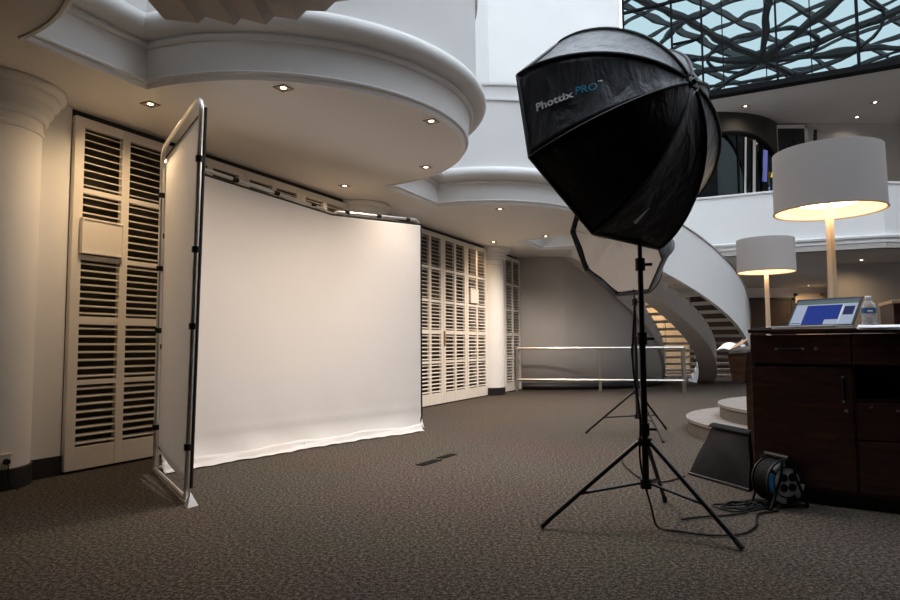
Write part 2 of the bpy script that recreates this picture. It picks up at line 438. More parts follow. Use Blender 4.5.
for bi, (t0, t1, n_) in enumerate(DOORBAYS):
    w = (t1 - t0) / n_
    for k in range(n_):
        if bi == 0 and k < n_ - 1: continue
        lf = leaf0 if leafn == 0 else copy_tree(leaf_clean)
        if leafn == 0: leaf_clean = lf
        leafn += 1
        lf.name = 'door_%d' % leafn; lf.location = W(t0 + w * k, 0.0); lf.rotation_euler.z = WROT; lf.scale.x = w / 0.945
        struct(lf)
doors = {o.name: o for o in SC.objects if o.name.startswith('door_')}
sign_box(doors['door_2'], 0.075, 0.43, 1.78, 2.04)
sign_box(doors['door_9'], 0.12, 0.46, 1.80, 2.04)
b = MB(); b.box(0.0, 0.05, -0.032, -0.02, 0.98, 1.24); b.tube([(0.025, -0.03, 1.10), (0.025, -0.07, 1.10), (0.10, -0.07, 1.10)], 0.009, 8)
b.build('handle', M['brass'], doors['door_8'], bevel=0.002)
b = MB()
for z_ in (0.4, 1.45, 2.45): b.tube([(0.937, -0.024, z_ - 0.06), (0.937, -0.024, z_ + 0.06)], 0.010, 8)
b.build('hinge', M['cream'], doors['door_2'])

# curved grey wall inside the stair
SCX, SCY = 2.5, 17.4; SR = 2.95; NT = 19; RISE = 0.172
def sz(a): return RISE * NT * max(0.0, min(1.0, a / 90.0))      # a: degrees climbed
def sp(R, a, z): return Vector((SCX + R * math.cos(math.radians(-a)), SCY + R * math.sin(math.radians(-a)), z))
b = MB()
def drum(u, v):
    a = -6 + 116 * u
    zt = min(ZS + 0.3, max(0.05, sz(a) + 0.02)) if a < 90 else ZS + 0.3
    return sp(SR, a, zt * v)
b.grid(drum, 90, 1); struct(b.build('wall_stair_drum', M['grey'], None, True, solid=0.06))
b = MB(); b.grid(lambda u, v: sp(SR + 0.05, 2 + 107 * u, 0.14 * v), 60, 1)
struct(b.build('baseboard_stair_drum', M['black'], None, True, solid=0.03))

# tall atrium walls
b = MB(); b.box(-6, 4.2, 15.4, 15.6, 3.25, 15); struct(b.build('wall_back', M['white']))
b = MB(); b.box(-9, 14, -8.4, -8.2, 0, 15); struct(b.build('wall_rear', M['brown']))
b = MB(); b.box(13.6, 13.8, -8.2, 16.2, 0, 15); struct(b.build('wall_right', M['taupe']))
b = MB(); b.box(-9.2, -9, -8.4, 8, 0, 15); struct(b.build('wall_far_left', M['brown']))

# unseen overhead deck near the camera, added to darken the near floor
b = MB(); b.prism([(-3.4, -8.2), (13.6, -8.2), (13.6, 2.9), (0.4, 2.9), (0.1, 3.6), (-0.5, 3.6), (-0.5, 3.12), (-1.35, 3.12), (-1.35, 0.4), (-3.4, 0.4)], 3.0, 3.3); struct(b.build('ceiling_shade_deck', M['soffit_d']))

b = MB(); b.box(-9, -0.2, -8.2, 3.45, 4.72, 4.95); struct(b.build('ceiling_upper_shade_deck', M['soffit_d']))  # unseen higher deck, added to shade the left fascia and column

# gallery on the right
G = [Vector(p) for p in ((3.9, 15.45, 0), (5.74, 14.69, 0), (7.07, 14.06, 0), (8.98, 13.28, 0), (13.6, 13.75, 0))]
def strip(bm, line, prof):
    nrm = []
    for i in range(len(line)):
        t = (line[min(i + 1, len(line) - 1)] - line[max(i - 1, 0)]); t.normalize(); nrm.append(Vector((t.y, -t.x, 0)))
    vs_ = []
    for (o, z) in prof:
        for p, n_ in zip(line, nrm): vs_.append(p + n_ * o + Vector((0, 0, z)))
    L = len(line); bm.add(vs_, [(i * L + k, i * L + k + 1, (i + 1) * L + k + 1, (i + 1) * L + k) for i in range(len(prof) - 1) for k in range(L - 1)])
b = MB(); strip(b, G, [(-0.15, 3.0), (0, 3.22), (0, 4.28), (0.03, 4.29), (0.03, 4.33), (-0.15, 4.33), (-0.15, 3.0)])
struct(b.build('wall_gallery_parapet', M['white']))
b = MB(); strip(b, G, [(-0.2, ZS), (-0.02, ZS), (-0.02, 3.05), (0.02, 3.07), (0.02, 3.14), (0.06, 3.16), (0.07, 3.20), (0.05, 3.235), (0, 3.24)])
struct(b.build('trim_gallery', M['white']))
b = MB(); poly = [(p.x, p.y) for p in G] + [(16, 14), (16, 26), (4.5, 26), (3.9, 20)]
b.prism(poly, ZS, 3.25); struct(b.build('ceiling_gallery', M['taupe']))
# upper slab and glass facade
U0 = Vector((4.26, 15.35, 0)); UD = Vector((0.886, -0.464, 0)).normalized(); UN = Vector((UD.y, -UD.x, 0))
def U(s, o, z): return U0 + UD * s + UN * o + Vector((0, 0, z))
UL = 9.6
e0, e1 = U(0, 0, 0), U(UL, 0, 0)
b = MB(); b.prism([(e0.x + 0.08, e0.y + 0.16), (e1.x + 0.08, e1.y + 0.16), (16, 11), (16, 26), (4.2, 26)], 6.62, 6.72); struct(b.build('ceiling_upper', M['taupe']))
fac = bpy.data.objects.new('window_1', None); SC.collection.objects.link(fac); struct(fac)
xs = [0, 1.12, 1.78, 3.3, 4.8, 6.3, 7.8, 9.6]; zs = [6.9, 8.2, 9.75, 11.6, 15]
b = MB()
def ubar(bm, s0, s1, z0, z1, o0=-0.05, o1=0.03):
    bm.obox(U((s0 + s1) / 2, (o0 + o1) / 2, (z0 + z1) / 2), (UD, UN, (0, 0, 1)), ((s1 - s0) / 2, (o1 - o0) / 2, (z1 - z0) / 2))
ubar(b, 0, UL, 6.60, 6.72, -0.2, 0.06)
for x in xs[:3]: ubar(b, x - 0.02, x + 0.02, 6.7, 15)
for x in xs[3:]: ubar(b, x - 0.022, x + 0.022, 6.7, 15)
for k in range(9):
    x = 1.78 + (k + 0.5) * 0.87; ubar(b, x - 0.011, x + 0.011, 6.7, 15, -0.03, 0.01)  # added thin bars stand in for vertical lines reflected in the glass
for z in (9.05, 11.6): ubar(b, 0, UL, z - 0.025, z + 0.025)
ubar(b, 1.12, 1.78, 8.0, 8.03)
b.build('mullions_and_reflection_bars', M['mull'], fac)
for i in range(len(xs) - 1):
    b = MB(); ubar(b, xs[i] + 0.02, xs[i + 1] - 0.02, 6.72, 15, -0.03, -0.01); b.build('pane', M['fglass'], fac)

# skylight framing over the atrium (mirrored in the glass facade)
sky = bpy.data.objects.new('skylight_frame', None); SC.collection.objects.link(sky); struct(sky)
b = MB(); x = -9.0
for i in range(12): b.box(-9 + i * 2.0 - 0.06, -9 + i * 2.0 + 0.06, -8.3, 15.6, 15.0, 15.25)
for i in range(13): b.box(-9, 13.7, -8 + i * 1.9 - 0.05, -8 + i * 1.9 + 0.05, 15.05, 15.2)
b.build('glazing_bars', M['truss'], sky)
b = MB()
for k in range(9):
    a = 2 * PI * k / 9 + 0.3
    b.tube([(-0.8, 0.0, 13.6), (-0.8 + 5 * math.cos(a), 5 * math.sin(a), 14.4), (-0.8 + 11 * math.cos(a), 11 * math.sin(a), 15.1)], 0.17, 6)
for R_ in (2.2, 4.6, 7.5):
    b.tube([(-0.8 + R_ * math.cos(2 * PI * k / 30), R_ * math.sin(2 * PI * k / 30), 13.7 + R_ * 0.14) for k in range(30)], 0.09, 6, True)
b.build('trusses', M['truss'], sky)

# gallery interior
b = MB(); b.box(8.2, 13.6, 16.4, 16.6, 3.25, 6.62); struct(b.build('wall_gallery_back', M['taupe']))
GC = (6.6, 17.8); GR = 2.3
def gp(R, a, z): return Vector((GC[0] + R * math.cos(a), GC[1] + R * math.sin(a), z))
b = MB(); b.grid(lambda u, v: gp(GR, -PI - 0.2 + (PI + 0.9) * u, 3.25 + 3.37 * v), 60, 1)
struct(b.build('wall_gallery_drum', M['brown'], None, True, solid=0.08))
ac, aw = -1.40, 0.72; AZ0, AZ1 = 3.25, 6.1
w2 = bpy.data.objects.new('window_2', None); SC.collection.objects.link(w2); struct(w2)
def arch_z(x): return AZ0 + (AZ1 - AZ0) * (0.55 + 0.45 * math.sqrt(max(0, 1 - x * x)))
b = MB(); b.grid(lambda u, v: gp(GR + 0.05, ac + aw * (2 * u - 1), AZ0 + (arch_z(2 * u - 1) - AZ0) * v), 40, 8); b.build('pane', M['aglass'], w2, True)
path = [gp(GR + 0.06, ac + aw * x, arch_z(x)) for x in [-1 + k / 24 for k in range(49)]]
path = [gp(GR + 0.06, ac - aw, AZ0)] + path + [gp(GR + 0.06, ac + aw, AZ0)]
b = MB(); b.tube(path, 0.055, 6); b.build('frame', M['mull'], w2, True)
b = MB()
for x in (0.0, 0.42): b.tube([gp(GR + 0.07, ac + aw * x, AZ0), gp(GR + 0.07, ac + aw * x, arch_z(x))], 0.02, 6)
b.build('glazing_bar', M['mull'], w2)
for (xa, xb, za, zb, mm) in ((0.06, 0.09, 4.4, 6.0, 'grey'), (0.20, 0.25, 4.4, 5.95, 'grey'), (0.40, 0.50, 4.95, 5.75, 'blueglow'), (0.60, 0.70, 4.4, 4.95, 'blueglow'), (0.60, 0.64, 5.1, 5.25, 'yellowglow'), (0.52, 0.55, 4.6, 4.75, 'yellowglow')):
    b = MB(); b.grid(lambda u, v: gp(GR + 0.085, ac + aw * (xa + (xb - xa) * u + 0.05 * v), za + (zb - za) * v), 3, 3); b.build('reflection_strip', M[mm], w2, solid=0.004)  # grey and glowing strips on the pane stand in for reflected streaks
dk = bpy.data.objects.new('door_20', None); SC.collection.objects.link(dk); struct(dk)
b = MB(); b.box(8.4, 9.1, 16.31, 16.39, 3.25, 6.48); b.build('panel', M['black'], dk)
b = MB(); b.box(8.28, 8.4, 16.28, 16.42, 3.25, 6.54); b.box(9.1, 9.18, 16.28, 16.42, 3.25, 6.54); b.box(8.28, 9.18, 16.28, 16.42, 6.48, 6.56)
b.build('frame', M['grey'], dk)
t = thing('branch_sculpture', 'dark branching sculpture on the upper gallery, showing above the big lamp shade', 'sculpture', (8.42, 15.5, 3.5))
b = MB(); b.lathe([(0, -0.25), (0.18, -0.25), (0.18, -0.22), (0.03, -0.2), (0.03, 1.9), (0, 1.9)], 16); b.build('stem', M['blackm'], t, True)
for pts in ([(0, 0, 1.7), (0.1, 0, 2.0), (0.3, -0.05, 2.15), (0.42, -0.05, 2.2), (0.47, -0.05, 2.65)], [(0, 0, 1.8), (-0.12, 0, 2.0), (-0.2, 0, 2.35)], [(0, 0, 1.9), (0.05, 0.05, 2.2), (-0.06, 0.05, 2.45)]):
    b = MB(); b.tube(smoothline(pts, 5), 0.045, 6); b.build('branch', M['blackm'], t, True)
t = thing('closed_parasol', 'narrow dark closed parasol standing on the gallery right of the big lamp shade', 'parasol', (10.38, 15.3, 3.45))
b = MB(); b.lathe([(0, -0.2), (0.16, -0.2), (0.16, -0.15), (0.02, -0.14), (0.02, 0.5)], 12); b.build('base', M['blackm'], t, True)
b = MB(); b.lathe([(0.02, 0.4), (0.09, 0.5), (0.10, 0.8), (0.05, 1.5), (0.012, 1.95), (0, 1.96)], 10); b.build('canopy', M['nylon'], t, True)

# lobby below the gallery
b = MB(); b.box(3.0, 14.4, 23.0, 23.2, 0, ZS); struct(b.build('wall_lobby_back', M['taupe']))
b = MB(); b.prism([(9.35, 16.0), (16, 15.6), (16, 15.8), (9.5, 16.2), (13.6, 23), (13.4, 23)], 0, ZS); struct(b.build('wall_lobby_right', M['taupe']))
b = MB(); b.box(8.5, 10.25, 22.86, 22.99, 0, 2.7); struct(b.build('trim_lobby_panelling', M['drkwood']))
dk = bpy.data.objects.new('door_21', None); SC.collection.objects.link(dk); struct(dk)
b = MB(); b.box(10.35, 11.18, 22.90, 22.98, 0.01, 2.5); b.box(11.2, 12.05, 22.90, 22.98, 0.01, 2.5); b.build('leaf', M['drkwood'], dk, bevel=0.01)
b = MB(); b.box(10.25, 10.35, 22.88, 22.99, 0, 2.6); b.box(12.05, 12.15, 22.88, 22.99, 0, 2.6); b.box(10.25, 12.15, 22.88, 22.99, 2.5, 2.6); b.build('frame', M['black'], dk)
b = MB(); b.box(12.3, 13.1, 22.93, 22.99, 0.02, 2.66); b.box(12.2, 12.3, 22.90, 22.99, 0, 2.75); b.box(13.1, 13.2, 22.90, 22.99, 0, 2.75); b.box(12.2, 13.2, 22.90, 22.99, 2.66, 2.75)
struct(b.build('trim_lobby_niche', M['beige']))
b = MB(); b.box(6.9, 7.5, 22.9, 22.99, 0, 2.8); b.box(7.6, 8.4, 22.9, 22.99, 0, 2.8); struct(b.build('trim_lobby_tan', M['orange']))
b = MB(); b.box(5.9, 6.8, 22.9, 22.99, 0, 2.85); struct(b.build('trim_lobby_white', M['white']))

# ------------------------------------------------------------------ downlights
def downlight(p, label, cat='downlight', group='square downlights under the curved balcony', mat='bulb', power=None, rot=WROT, size=0.055, blend=1.0, ang=158, col=WARM):
    t = thing('downlight', label, cat, p, rot, group)
    b = MB(); s = size; i = size * 0.72
    for (x0, x1, y0, y1) in ((-s, s, -s, -i), (-s, s, i, s), (-s, -i, -i, i), (i, s, -i, i)): b.box(x0, x1, y0, y1, -0.008, 0.0)
    b.build('frame', M['trimring'], t)
    b = MB(); b.box(-i, i, -i, i, -0.002, -0.0005); b.build('reflector', M['brass'], t)
    b = MB(); b.lathe([(0, -0.004), (i * 0.5, -0.004), (i * 0.6, 0.0)], 16); b.build('bulb', M[mat], t)
    if power:
        ld = bpy.data.lights.new('spot', 'SPOT'); ld.energy = power; ld.color = col; ld.spot_size = math.radians(ang); ld.spot_blend = blend
        ld.shadow_soft_size = 0.035
        lo = bpy.data.objects.new('lamp', ld); SC.collection.objects.link(lo); lo.parent = t; lo.location = (0, 0, -0.02)
    return t
for (tt, oo, pw, lb) in (
    (0.22, 0.62, 0.36, 'square downlight in the near balcony soffit closest to the louvred doors at left'),
    (0.45, 1.79, 0.25, 'square downlight in the near balcony soffit nearest the camera, under its front curve'),
    (1.61, 2.44, 1.5, 'square downlight at the outermost bulge of the near balcony soffit'),
    (2.88, 1.70, 0.35, 'square downlight at the far right side of the near balcony soffit'),
    (3.16, 0.42, 0.2, 'square downlight near the wall above the crease of the white backdrop'),
    (5.32, 1.59, 1.6, 'square downlight in the far balcony soffit at its front left'),
    (7.88, 1.45, 2.2, 'square downlight in the far balcony soffit beside the rear softbox'),
    (10.5, 2.0, 0.45, 'added unseen square downlight under the stair landing, behind the rear softbox'),  # added lamp, hidden from view, brightens the area behind the softboxes
    (8.05, 0.36, 0.12, 'square downlight beside the far column, washing the louvred doors')):
    downlight(W(tt, oo, ZS), lb, power=DOWN_W * pw, col=SOFTWARM if oo > 1.2 else WARM)
downlight(W(-1.15, 0.62, ZS), 'square downlight above the left column at the frame edge', power=DOWN_W * 0.05)
for (x, y, z, lb, pw) in (
    (7.05, 15.1, 6.62, 'round downlight in the upper gallery ceiling above the arched window', 10), (10.2, 15.9, 6.62, 'round downlight in the upper gallery ceiling, further back of the two at right', 10),
    (10.0, 14.9, 6.62, 'round downlight in the upper gallery ceiling, nearer of the two at right', 10),
    (12.3, 22.2, ZS, 'lobby downlight washing the beige niche', 60), (9.75, 15.3, ZS, 'lobby downlight in front of the grey wall at right', 20),
    (7.3, 21.9, ZS, 'lobby downlight washing the tan panels behind the curved stair', 120)):
    downlight((x, y, z), lb, group='downlights of the gallery and lobby', mat='bulb2' if z > 4 else 'bulb', power=pw * 2, rot=0, size=0.08, col=(1.0, 0.72, 0.42) if z < 4 else (1, .9, .78))

# ------------------------------------------------------------------ curved staircase
st = thing('curved_staircase', 'curved open-tread staircase with white outer balustrade rising behind the softboxes', 'staircase', (SCX, SCY, 0))
def lp(R, a, z): return sp(R, a, z) - Vector((SCX, SCY, 0))
st.location = (SCX, SCY, 0)
da = 90.0 / NT
def RO(a): return 4.93 + 0.36 * max(0.0, 1 - a / 26.0) ** 1.5
for k in range(NT):
    b = MB(); a0 = k * da - 0.6; a1 = a0 + da * 0.86; z = RISE * (k + 1)
    vs_ = []; n = 4
    for zz in (z - 0.06, z):
        for i in range(n + 1):
            a = a0 + (a1 - a0) * i / n
            vs_ += [lp(3.0, a, zz), lp(RO(a) + 0.02, a, zz)]
    m_ = 2 * (n + 1); fs = []
    for i in range(n):
        fs.append((2 * i, 2 * i + 2, 2 * i + 3, 2 * i + 1)); fs.append((m_ + 2 * i, m_ + 2 * i + 1, m_ + 2 * i + 3, m_ + 2 * i + 2))
        fs.append((2 * i, m_ + 2 * i, m_ + 2 * i + 2, 2 * i + 2)); fs.append((2 * i + 1, 2 * i + 3, m_ + 2 * i + 3, m_ + 2 * i + 1))
    fs.append((0, 1, m_ + 1, m_)); fs.append((2 * n, m_ + 2 * n, m_ + 2 * n + 1, 2 * n + 1))
    b.add(vs_, fs); b.build('tread', M['tread'], st)
def helix(Ri, Ro, zlo, zhi, a_lo=0, a_hi=90, n=60):
    b = MB(); vs_ = []
    for i in range(n + 1):
        a = a_lo + (a_hi - a_lo) * i / n; z = sz(a)
        lo = max(0.0, z + zlo); hi = max(lo + 0.02, z + zhi)
        e_ = RO(a) - 4.93 if Ri > 4.6 else 0.0
        vs_ += [lp(Ri + e_, a, lo), lp(Ro + e_, a, lo), lp(Ro + e_, a, hi), lp(Ri + e_, a, hi)]
    fs = [(4 * i + j, 4 * i + (j + 1) % 4, 4 * i + 4 + (j + 1) % 4, 4 * i + 4 + j) for i in range(n) for j in range(4)]
    fs += [(0, 3, 2, 1), (4 * n, 4 * n + 1, 4 * n + 2, 4 * n + 3)]
    b.add(vs_, fs); return b
helix(3.84, 4.26, -0.42, 0.06).build('central_stringer', M['grey'], st, True)
helix(2.97, 3.06, -0.30, 0.10, 12, 90).build('inner_stringer', M['grey'], st, True)
helix(4.92, 5.00, -0.14, 1.02, -2, 90).build('balustrade', M['white'], st, True)
helix(4.90, 5.02, 1.02, 1.05, -2, 90).build('handrail', M['steel'], st, True)

# stepped stair underside at the top left
t = thing('stepped_stair', 'dark stepped underside of a stair cutting the top left edge of the view', 'staircase', (-2.2, 2.6, 2.94))
prof2 = [(-1.76, 2.985), (-1.55, 2.96), (-1.505, 3.0), (-1.32, 2.945), (-1.285, 2.99), (-1.13, 2.945), (-1.08, 3.0), (-0.94, 2.975), (-0.88, 3.035), (-0.765, 3.03), (-0.70, 3.09), (-0.62, 3.10), (-0.55, 3.3), (-1.76, 3.3)]
b = MB(); n = len(prof2)
vs_ = [(x + 2.2, 0.6, z - 2.9) for x, z in prof2] + [(x + 2.2, 1.3, z - 2.9) for x, z in prof2]
b.add(vs_, [tuple(range(n)), tuple(range(n, 2 * n))[::-1]] + [(i, n + i, n + (i + 1) % n, (i + 1) % n) for i in range(n)])
b.build('stepped_soffit', M['taupe'], t)

# ------------------------------------------------------------------ round platform at right
t = thing('round_platform', 'two-step round stone platform behind the dark reception desk', 'platform', (4.6, 7.0, 0))
for (R_, z0, z1, nm) in ((1.97, 0, 0.16, 'lower_step'), (1.62, 0.16, 0.32, 'upper_step')):
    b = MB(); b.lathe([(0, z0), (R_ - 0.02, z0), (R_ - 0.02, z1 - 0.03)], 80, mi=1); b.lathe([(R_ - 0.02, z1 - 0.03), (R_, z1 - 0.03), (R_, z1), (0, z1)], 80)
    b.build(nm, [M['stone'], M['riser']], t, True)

# ------------------------------------------------------------------ handrail barrier at the back
ra, rb_, rc = Vector((1.44, 14.1, 0)), Vector((3.13, 13.68, 0)), Vector((4.76, 13.3, 0))
t = thing('rail_barrier', 'low stainless steel two-bar railing in front of the curved grey wall', 'railing', ra)
back = Vector((0.12, 0.42, 0))
for p in (ra, rb_, rc, ra + back, rc + back * 0.8):
    b = MB(); q = p - ra; b.box(q.x - 0.028, q.x + 0.028, q.y - 0.02, q.y + 0.02, 0, 0.92); b.build('post', M['steel'], t, bevel=0.004)
for z_ in (0.92, 0.25):
    b = MB(); b.tube([back + Vector((0, 0, z_)), Vector((0, 0, z_)), rb_ - ra + Vector((0, 0, z_)), rc - ra + Vector((0, 0, z_)), rc - ra + back * 0.8 + Vector((0, 0, z_))], 0.026, 8)
    b.build('top_bar' if z_ > 0.5 else 'lower_bar', M['steel'], t, True)

# ------------------------------------------------------------------ white folding backdrop
HIN = Vector((-2.36, 5.25, 0)); CRE = Vector((-1.262, 6.77, 0)); END = Vector((-0.345, 7.78, 0)); WNG = Vector((-1.675, 4.19, 0))
bd = thing('folding_backdrop', 'white three-panel folding photo backdrop on an aluminium tube frame', 'photo backdrop', CRE)
def frame(A, B, ztA, ztB, zb, side, lean=Vector((0, 0, 0))):
    A = A - CRE; B = B - CRE
    d = (B - A).normalized(); nrm = Vector((d.y, -d.x, 0)) * side; L = (B - A).length
    def T(s, z, o=0.0): return A + d * s + nrm * o + lean * (z / 2.5) * (1 - s / L) + Vector((0, 0, z))
    r_ = 0.10; path = [T(0.02, zb + 0.03), T(0.02, ztA - r_)]
    for k in range(7):
        a = PI - PI / 2 * k / 6; path.append(T(0.02 + r_ + r_ * math.cos(a), ztA - r_ + r_ * math.sin(a)))
    for k in range(7):
        a = PI / 2 - PI / 2 * k / 6; path.append(T(L - 0.02 - r_ + r_ * math.cos(a), ztB - r_ + r_ * math.sin(a)))
    path.append(T(L - 0.02, zb + 0.03))
    b = MB(); b.tube(path, 0.017, 10); b.build('frame_tube', M['chrome'], bd, True)
    b = MB(); b.tube([T(0.02, zb + 0.035), T(L - 0.02, zb + 0.035)], 0.016, 10); b.build('bottom_tube', M['chrome'], bd, True)
    return T, L
LEAN = Vector((0.05, -0.01, 0))
Tw, Lw = frame(WNG, HIN, 2.66, 2.62, 0.0, 1, LEAN)
T1, L1 = frame(HIN, CRE, 2.56, 2.425, 0.0, 1)
T2, L2 = frame(CRE, END, 2.425, 2.50, 0.0, 1)
# wing cloth on the inner side of its frame
def wingf(u, v):
    zb = 0.11 + 0.10 * u; z = zb + (2.60 - 0.04 * u - zb) * v
    return Tw(0.03 + (Lw - 0.06) * u, z, 0.028 - 0.03 * math.sin(PI * u) * (1 - v) ** 2)
b = MB(); b.grid(wingf, 24, 40); b.build('fabric', M['screen_cloth'], bd, True, solid=0.003)
b = MB(); b.tube([Tw(Lw - 0.03, 0.20, 0.03), Tw(0.03, 0.10, 0.03), Tw(0.03, 2.58, 0.03), Tw(Lw - 0.03, 2.55, 0.03)], 0.011, 6); b.build('edge_binding', M['binding'], bd, True)
# one continuous cloth over the other two frames, softly creased at the hinge
def along(s):
    A, B, C_ = HIN - CRE, Vector((0, 0, 0)), END - CRE; w = 0.04
    if s < L1 - w: p = A + (B - A) * (s / L1)
    elif s > L1 + w: p = C_ * ((s - L1) / L2)
    else:
        t_ = (s - L1 + w) / (2 * w); q0 = B + (A - B).normalized() * w; q2 = C_.normalized() * w
        p = q0 * (1 - t_) ** 2 + B * 2 * t_ * (1 - t_) + q2 * t_ ** 2
    n1 = Vector(((B - A).y, -(B - A).x, 0)).normalized(); n2 = Vector((C_.y, -C_.x, 0)).normalized()
    k = min(1, max(0, (s - L1 + w) / (2 * w))); nn = (n1 * (1 - k) + n2 * k).normalized()
    return p, nn
LT = L1 + L2
def ztop(s): return 2.555 - 0.135 * min(1, s / L1) + (0.075 * (s - L1) / L2 if s > L1 else 0) - 0.045
def cloth(u, v):
    s = 0.03 + (LT - 0.06) * u; p, nn = along(s)
    z = 0.03 + (ztop(s) - 0.03) * v
    o = 0.03 + 0.004 * math.sin(9 * u + 2) * math.sin(3 * v) + 0.010 * math.exp(-v * 9) * math.sin(30 * u + 7 * v)
    o += 0.035 * math.exp(-((v - 0.10) / 0.012) ** 2) * 0.12
    if v < 0.09: o += 0.07 * ((0.09 - v) / 0.09) ** 2 * (0.8 + 0.2 * math.sin(25 * u))
    return p + nn * o + Vector((0, 0, z))
b = MB(); b.grid(cloth, 90, 70); b.build('fabric', M['screen_cloth'], bd, True, solid=0.003, angle=80)
b = MB(); b.tube([cloth(k / 60, 1.0) for k in range(61)] + [cloth(1.0, v) for v in (0.97, 0.8, 0.6, 0.4, 0.2, 0.1)] + [cloth(1.0, 0.05) + Vector((0.0, 0.0, 0.02)), cloth(1.0, 0.03) - Vector((0.03, 0.02, 0))], 0.011, 6)
b.build('edge_binding', M['binding'], bd, True)
def hemf(u, v):
    s = (LT - 0.09) * u; p, nn = along(min(max(s, 0.01), LT - 0.01))
    return p + nn * (0.085 + 0.055 * v + 0.014 * math.sin(23 * u) + 0.01 * math.sin(51 * u)) + Vector((0, 0, 0.008 + 0.075 * (1 - v) ** 2 + 0.010 * math.sin(19 * u + 9 * v) * (1 - v) + 0.006 * abs(math.sin(47 * u)) * v))
b = MB(); b.grid(hemf, 110, 8); b.build('hem', M['screen_cloth'], bd, True, solid=0.004, angle=80)
for (T, L, zz) in ((Tw, Lw, (0.36, 1.13, 1.63, 2.23)), (T1, L1, (1.0, 1.9)), (T2, L2, (1.1, 1.6))):
    for z_ in zz:
        for s_ in ((0.02, L - 0.02) if T is Tw else ((0.02,) if T is T1 else (L - 0.02,))):
            b = MB(); b.tube([T(s_, z_ - 0.02), T(s_, z_ + 0.02)], 0.026, 10); b.build('clip', M['blackp'], bd, True)
for (T, L, n_, za_, zb_) in ((T1, L1, 4, 2.56, 2.425), (T2, L2, 3, 2.425, 2.50)):
    for k in range(n_):
        s_ = L * (k + 0.5) / n_; z_ = za_ + (zb_ - za_) * s_ / L
        b = MB(); b.tube([T(s_ - 0.03, z_), T(s_ + 0.03, z_)], 0.022, 10); b.build('clip', M['blackp'], bd, True)
fp = Tw(0.0, 0, 0.0)
b = MB(); c_ = fp + Vector((0.03, -0.03, 0))
b.add([c_ + Vector((-0.035, 0.0, 0)), c_ + Vector((0.05, 0.02, 0)), c_ + Vector((0.015, -0.06, 0)), c_ + Vector((0.005, 0.0, 0.09))], [(0, 2, 1), (0, 1, 3), (1, 2, 3), (2, 0, 3)])
b.build('foot_wedge', M['cap'], bd)

# ------------------------------------------------------------------ light stands
def cyl(b, p, q, r, n=12): b.tube([p, q], r, n)
def stand(loc, feet, ztop, zc, zs, label):
    t = thing('light_stand', label, 'light stand', (loc[0], loc[1], 0), 0)
    zt1, zt2 = 0.62 + zc * 0.9, 0.62 + zc * 0.9 + 0.42
    b = MB(); cyl(b, (0, 0, zs - 0.03), (0, 0, zt1), 0.019); b.build('lower_pole', M['blackm'], t, True)
    b = MB(); cyl(b, (0, 0, zt1), (0, 0, zt2), 0.0155); b.build('middle_pole', M['blackm'], t, True)
    b = MB(); cyl(b, (0, 0, zt2), (0, 0, ztop), 0.0125); b.build('upper_pole', M['blackm'], t, True)
    for z_ in (zt1, zt2, zc + 0.07):
        b = MB(); cyl(b, (0, 0, z_ - 0.035), (0, 0, z_ + 0.035), 0.028); cyl(b, (0.02, 0, z_), (0.065, -0.01, z_), 0.009, 8); b.build('clamp', M['blackp'], t, True)
    b = MB(); cyl(b, (0, 0, zc - 0.02), (0, 0, zc + 0.02), 0.04); b.build('leg_collar', M['blackp'], t, True)
    b = MB(); cyl(b, (0, 0, zs - 0.03), (0, 0, zs + 0.02), 0.032); b.build('spreader_collar', M['blackp'], t, True)
    for (fx, fy) in feet:
        f = Vector((fx - loc[0], fy - loc[1], 0.012)); d = f.normalized(); d.z = 0
        a = Vector((d.x * 0.035, d.y * 0.035, zc))
        b = MB(); cyl(b, a, f, 0.0125); lg = b.build('leg', M['blackm'], t, True)
        b = MB(); cyl(b, f - (f - a).normalized() * 0.05, f + Vector((0, 0, -0.001)), 0.0155); b.build('rubber_foot', M['rubber'], lg, True)
        m_ = a.lerp(f, 0.62)
        b = MB(); cyl(b, (d.x * 0.03, d.y * 0.03, zs), m_, 0.008, 8); b.build('brace', M['blackm'], t, True)
    return t
stand((1.082, 3.672), [(0.487, 3.608), (1.406, 3.213), (1.354, 4.195)], 2.20, 0.455, 0.23, 'black tripod light stand in the foreground carrying the large black octagonal softbox')
stand((2.055, 7.224), [(1.503, 7.341), (2.515, 7.682), (2.147, 6.648)], 2.10, 0.47, 0.21, 'black tripod light stand behind, under the softbox with its white front showing')

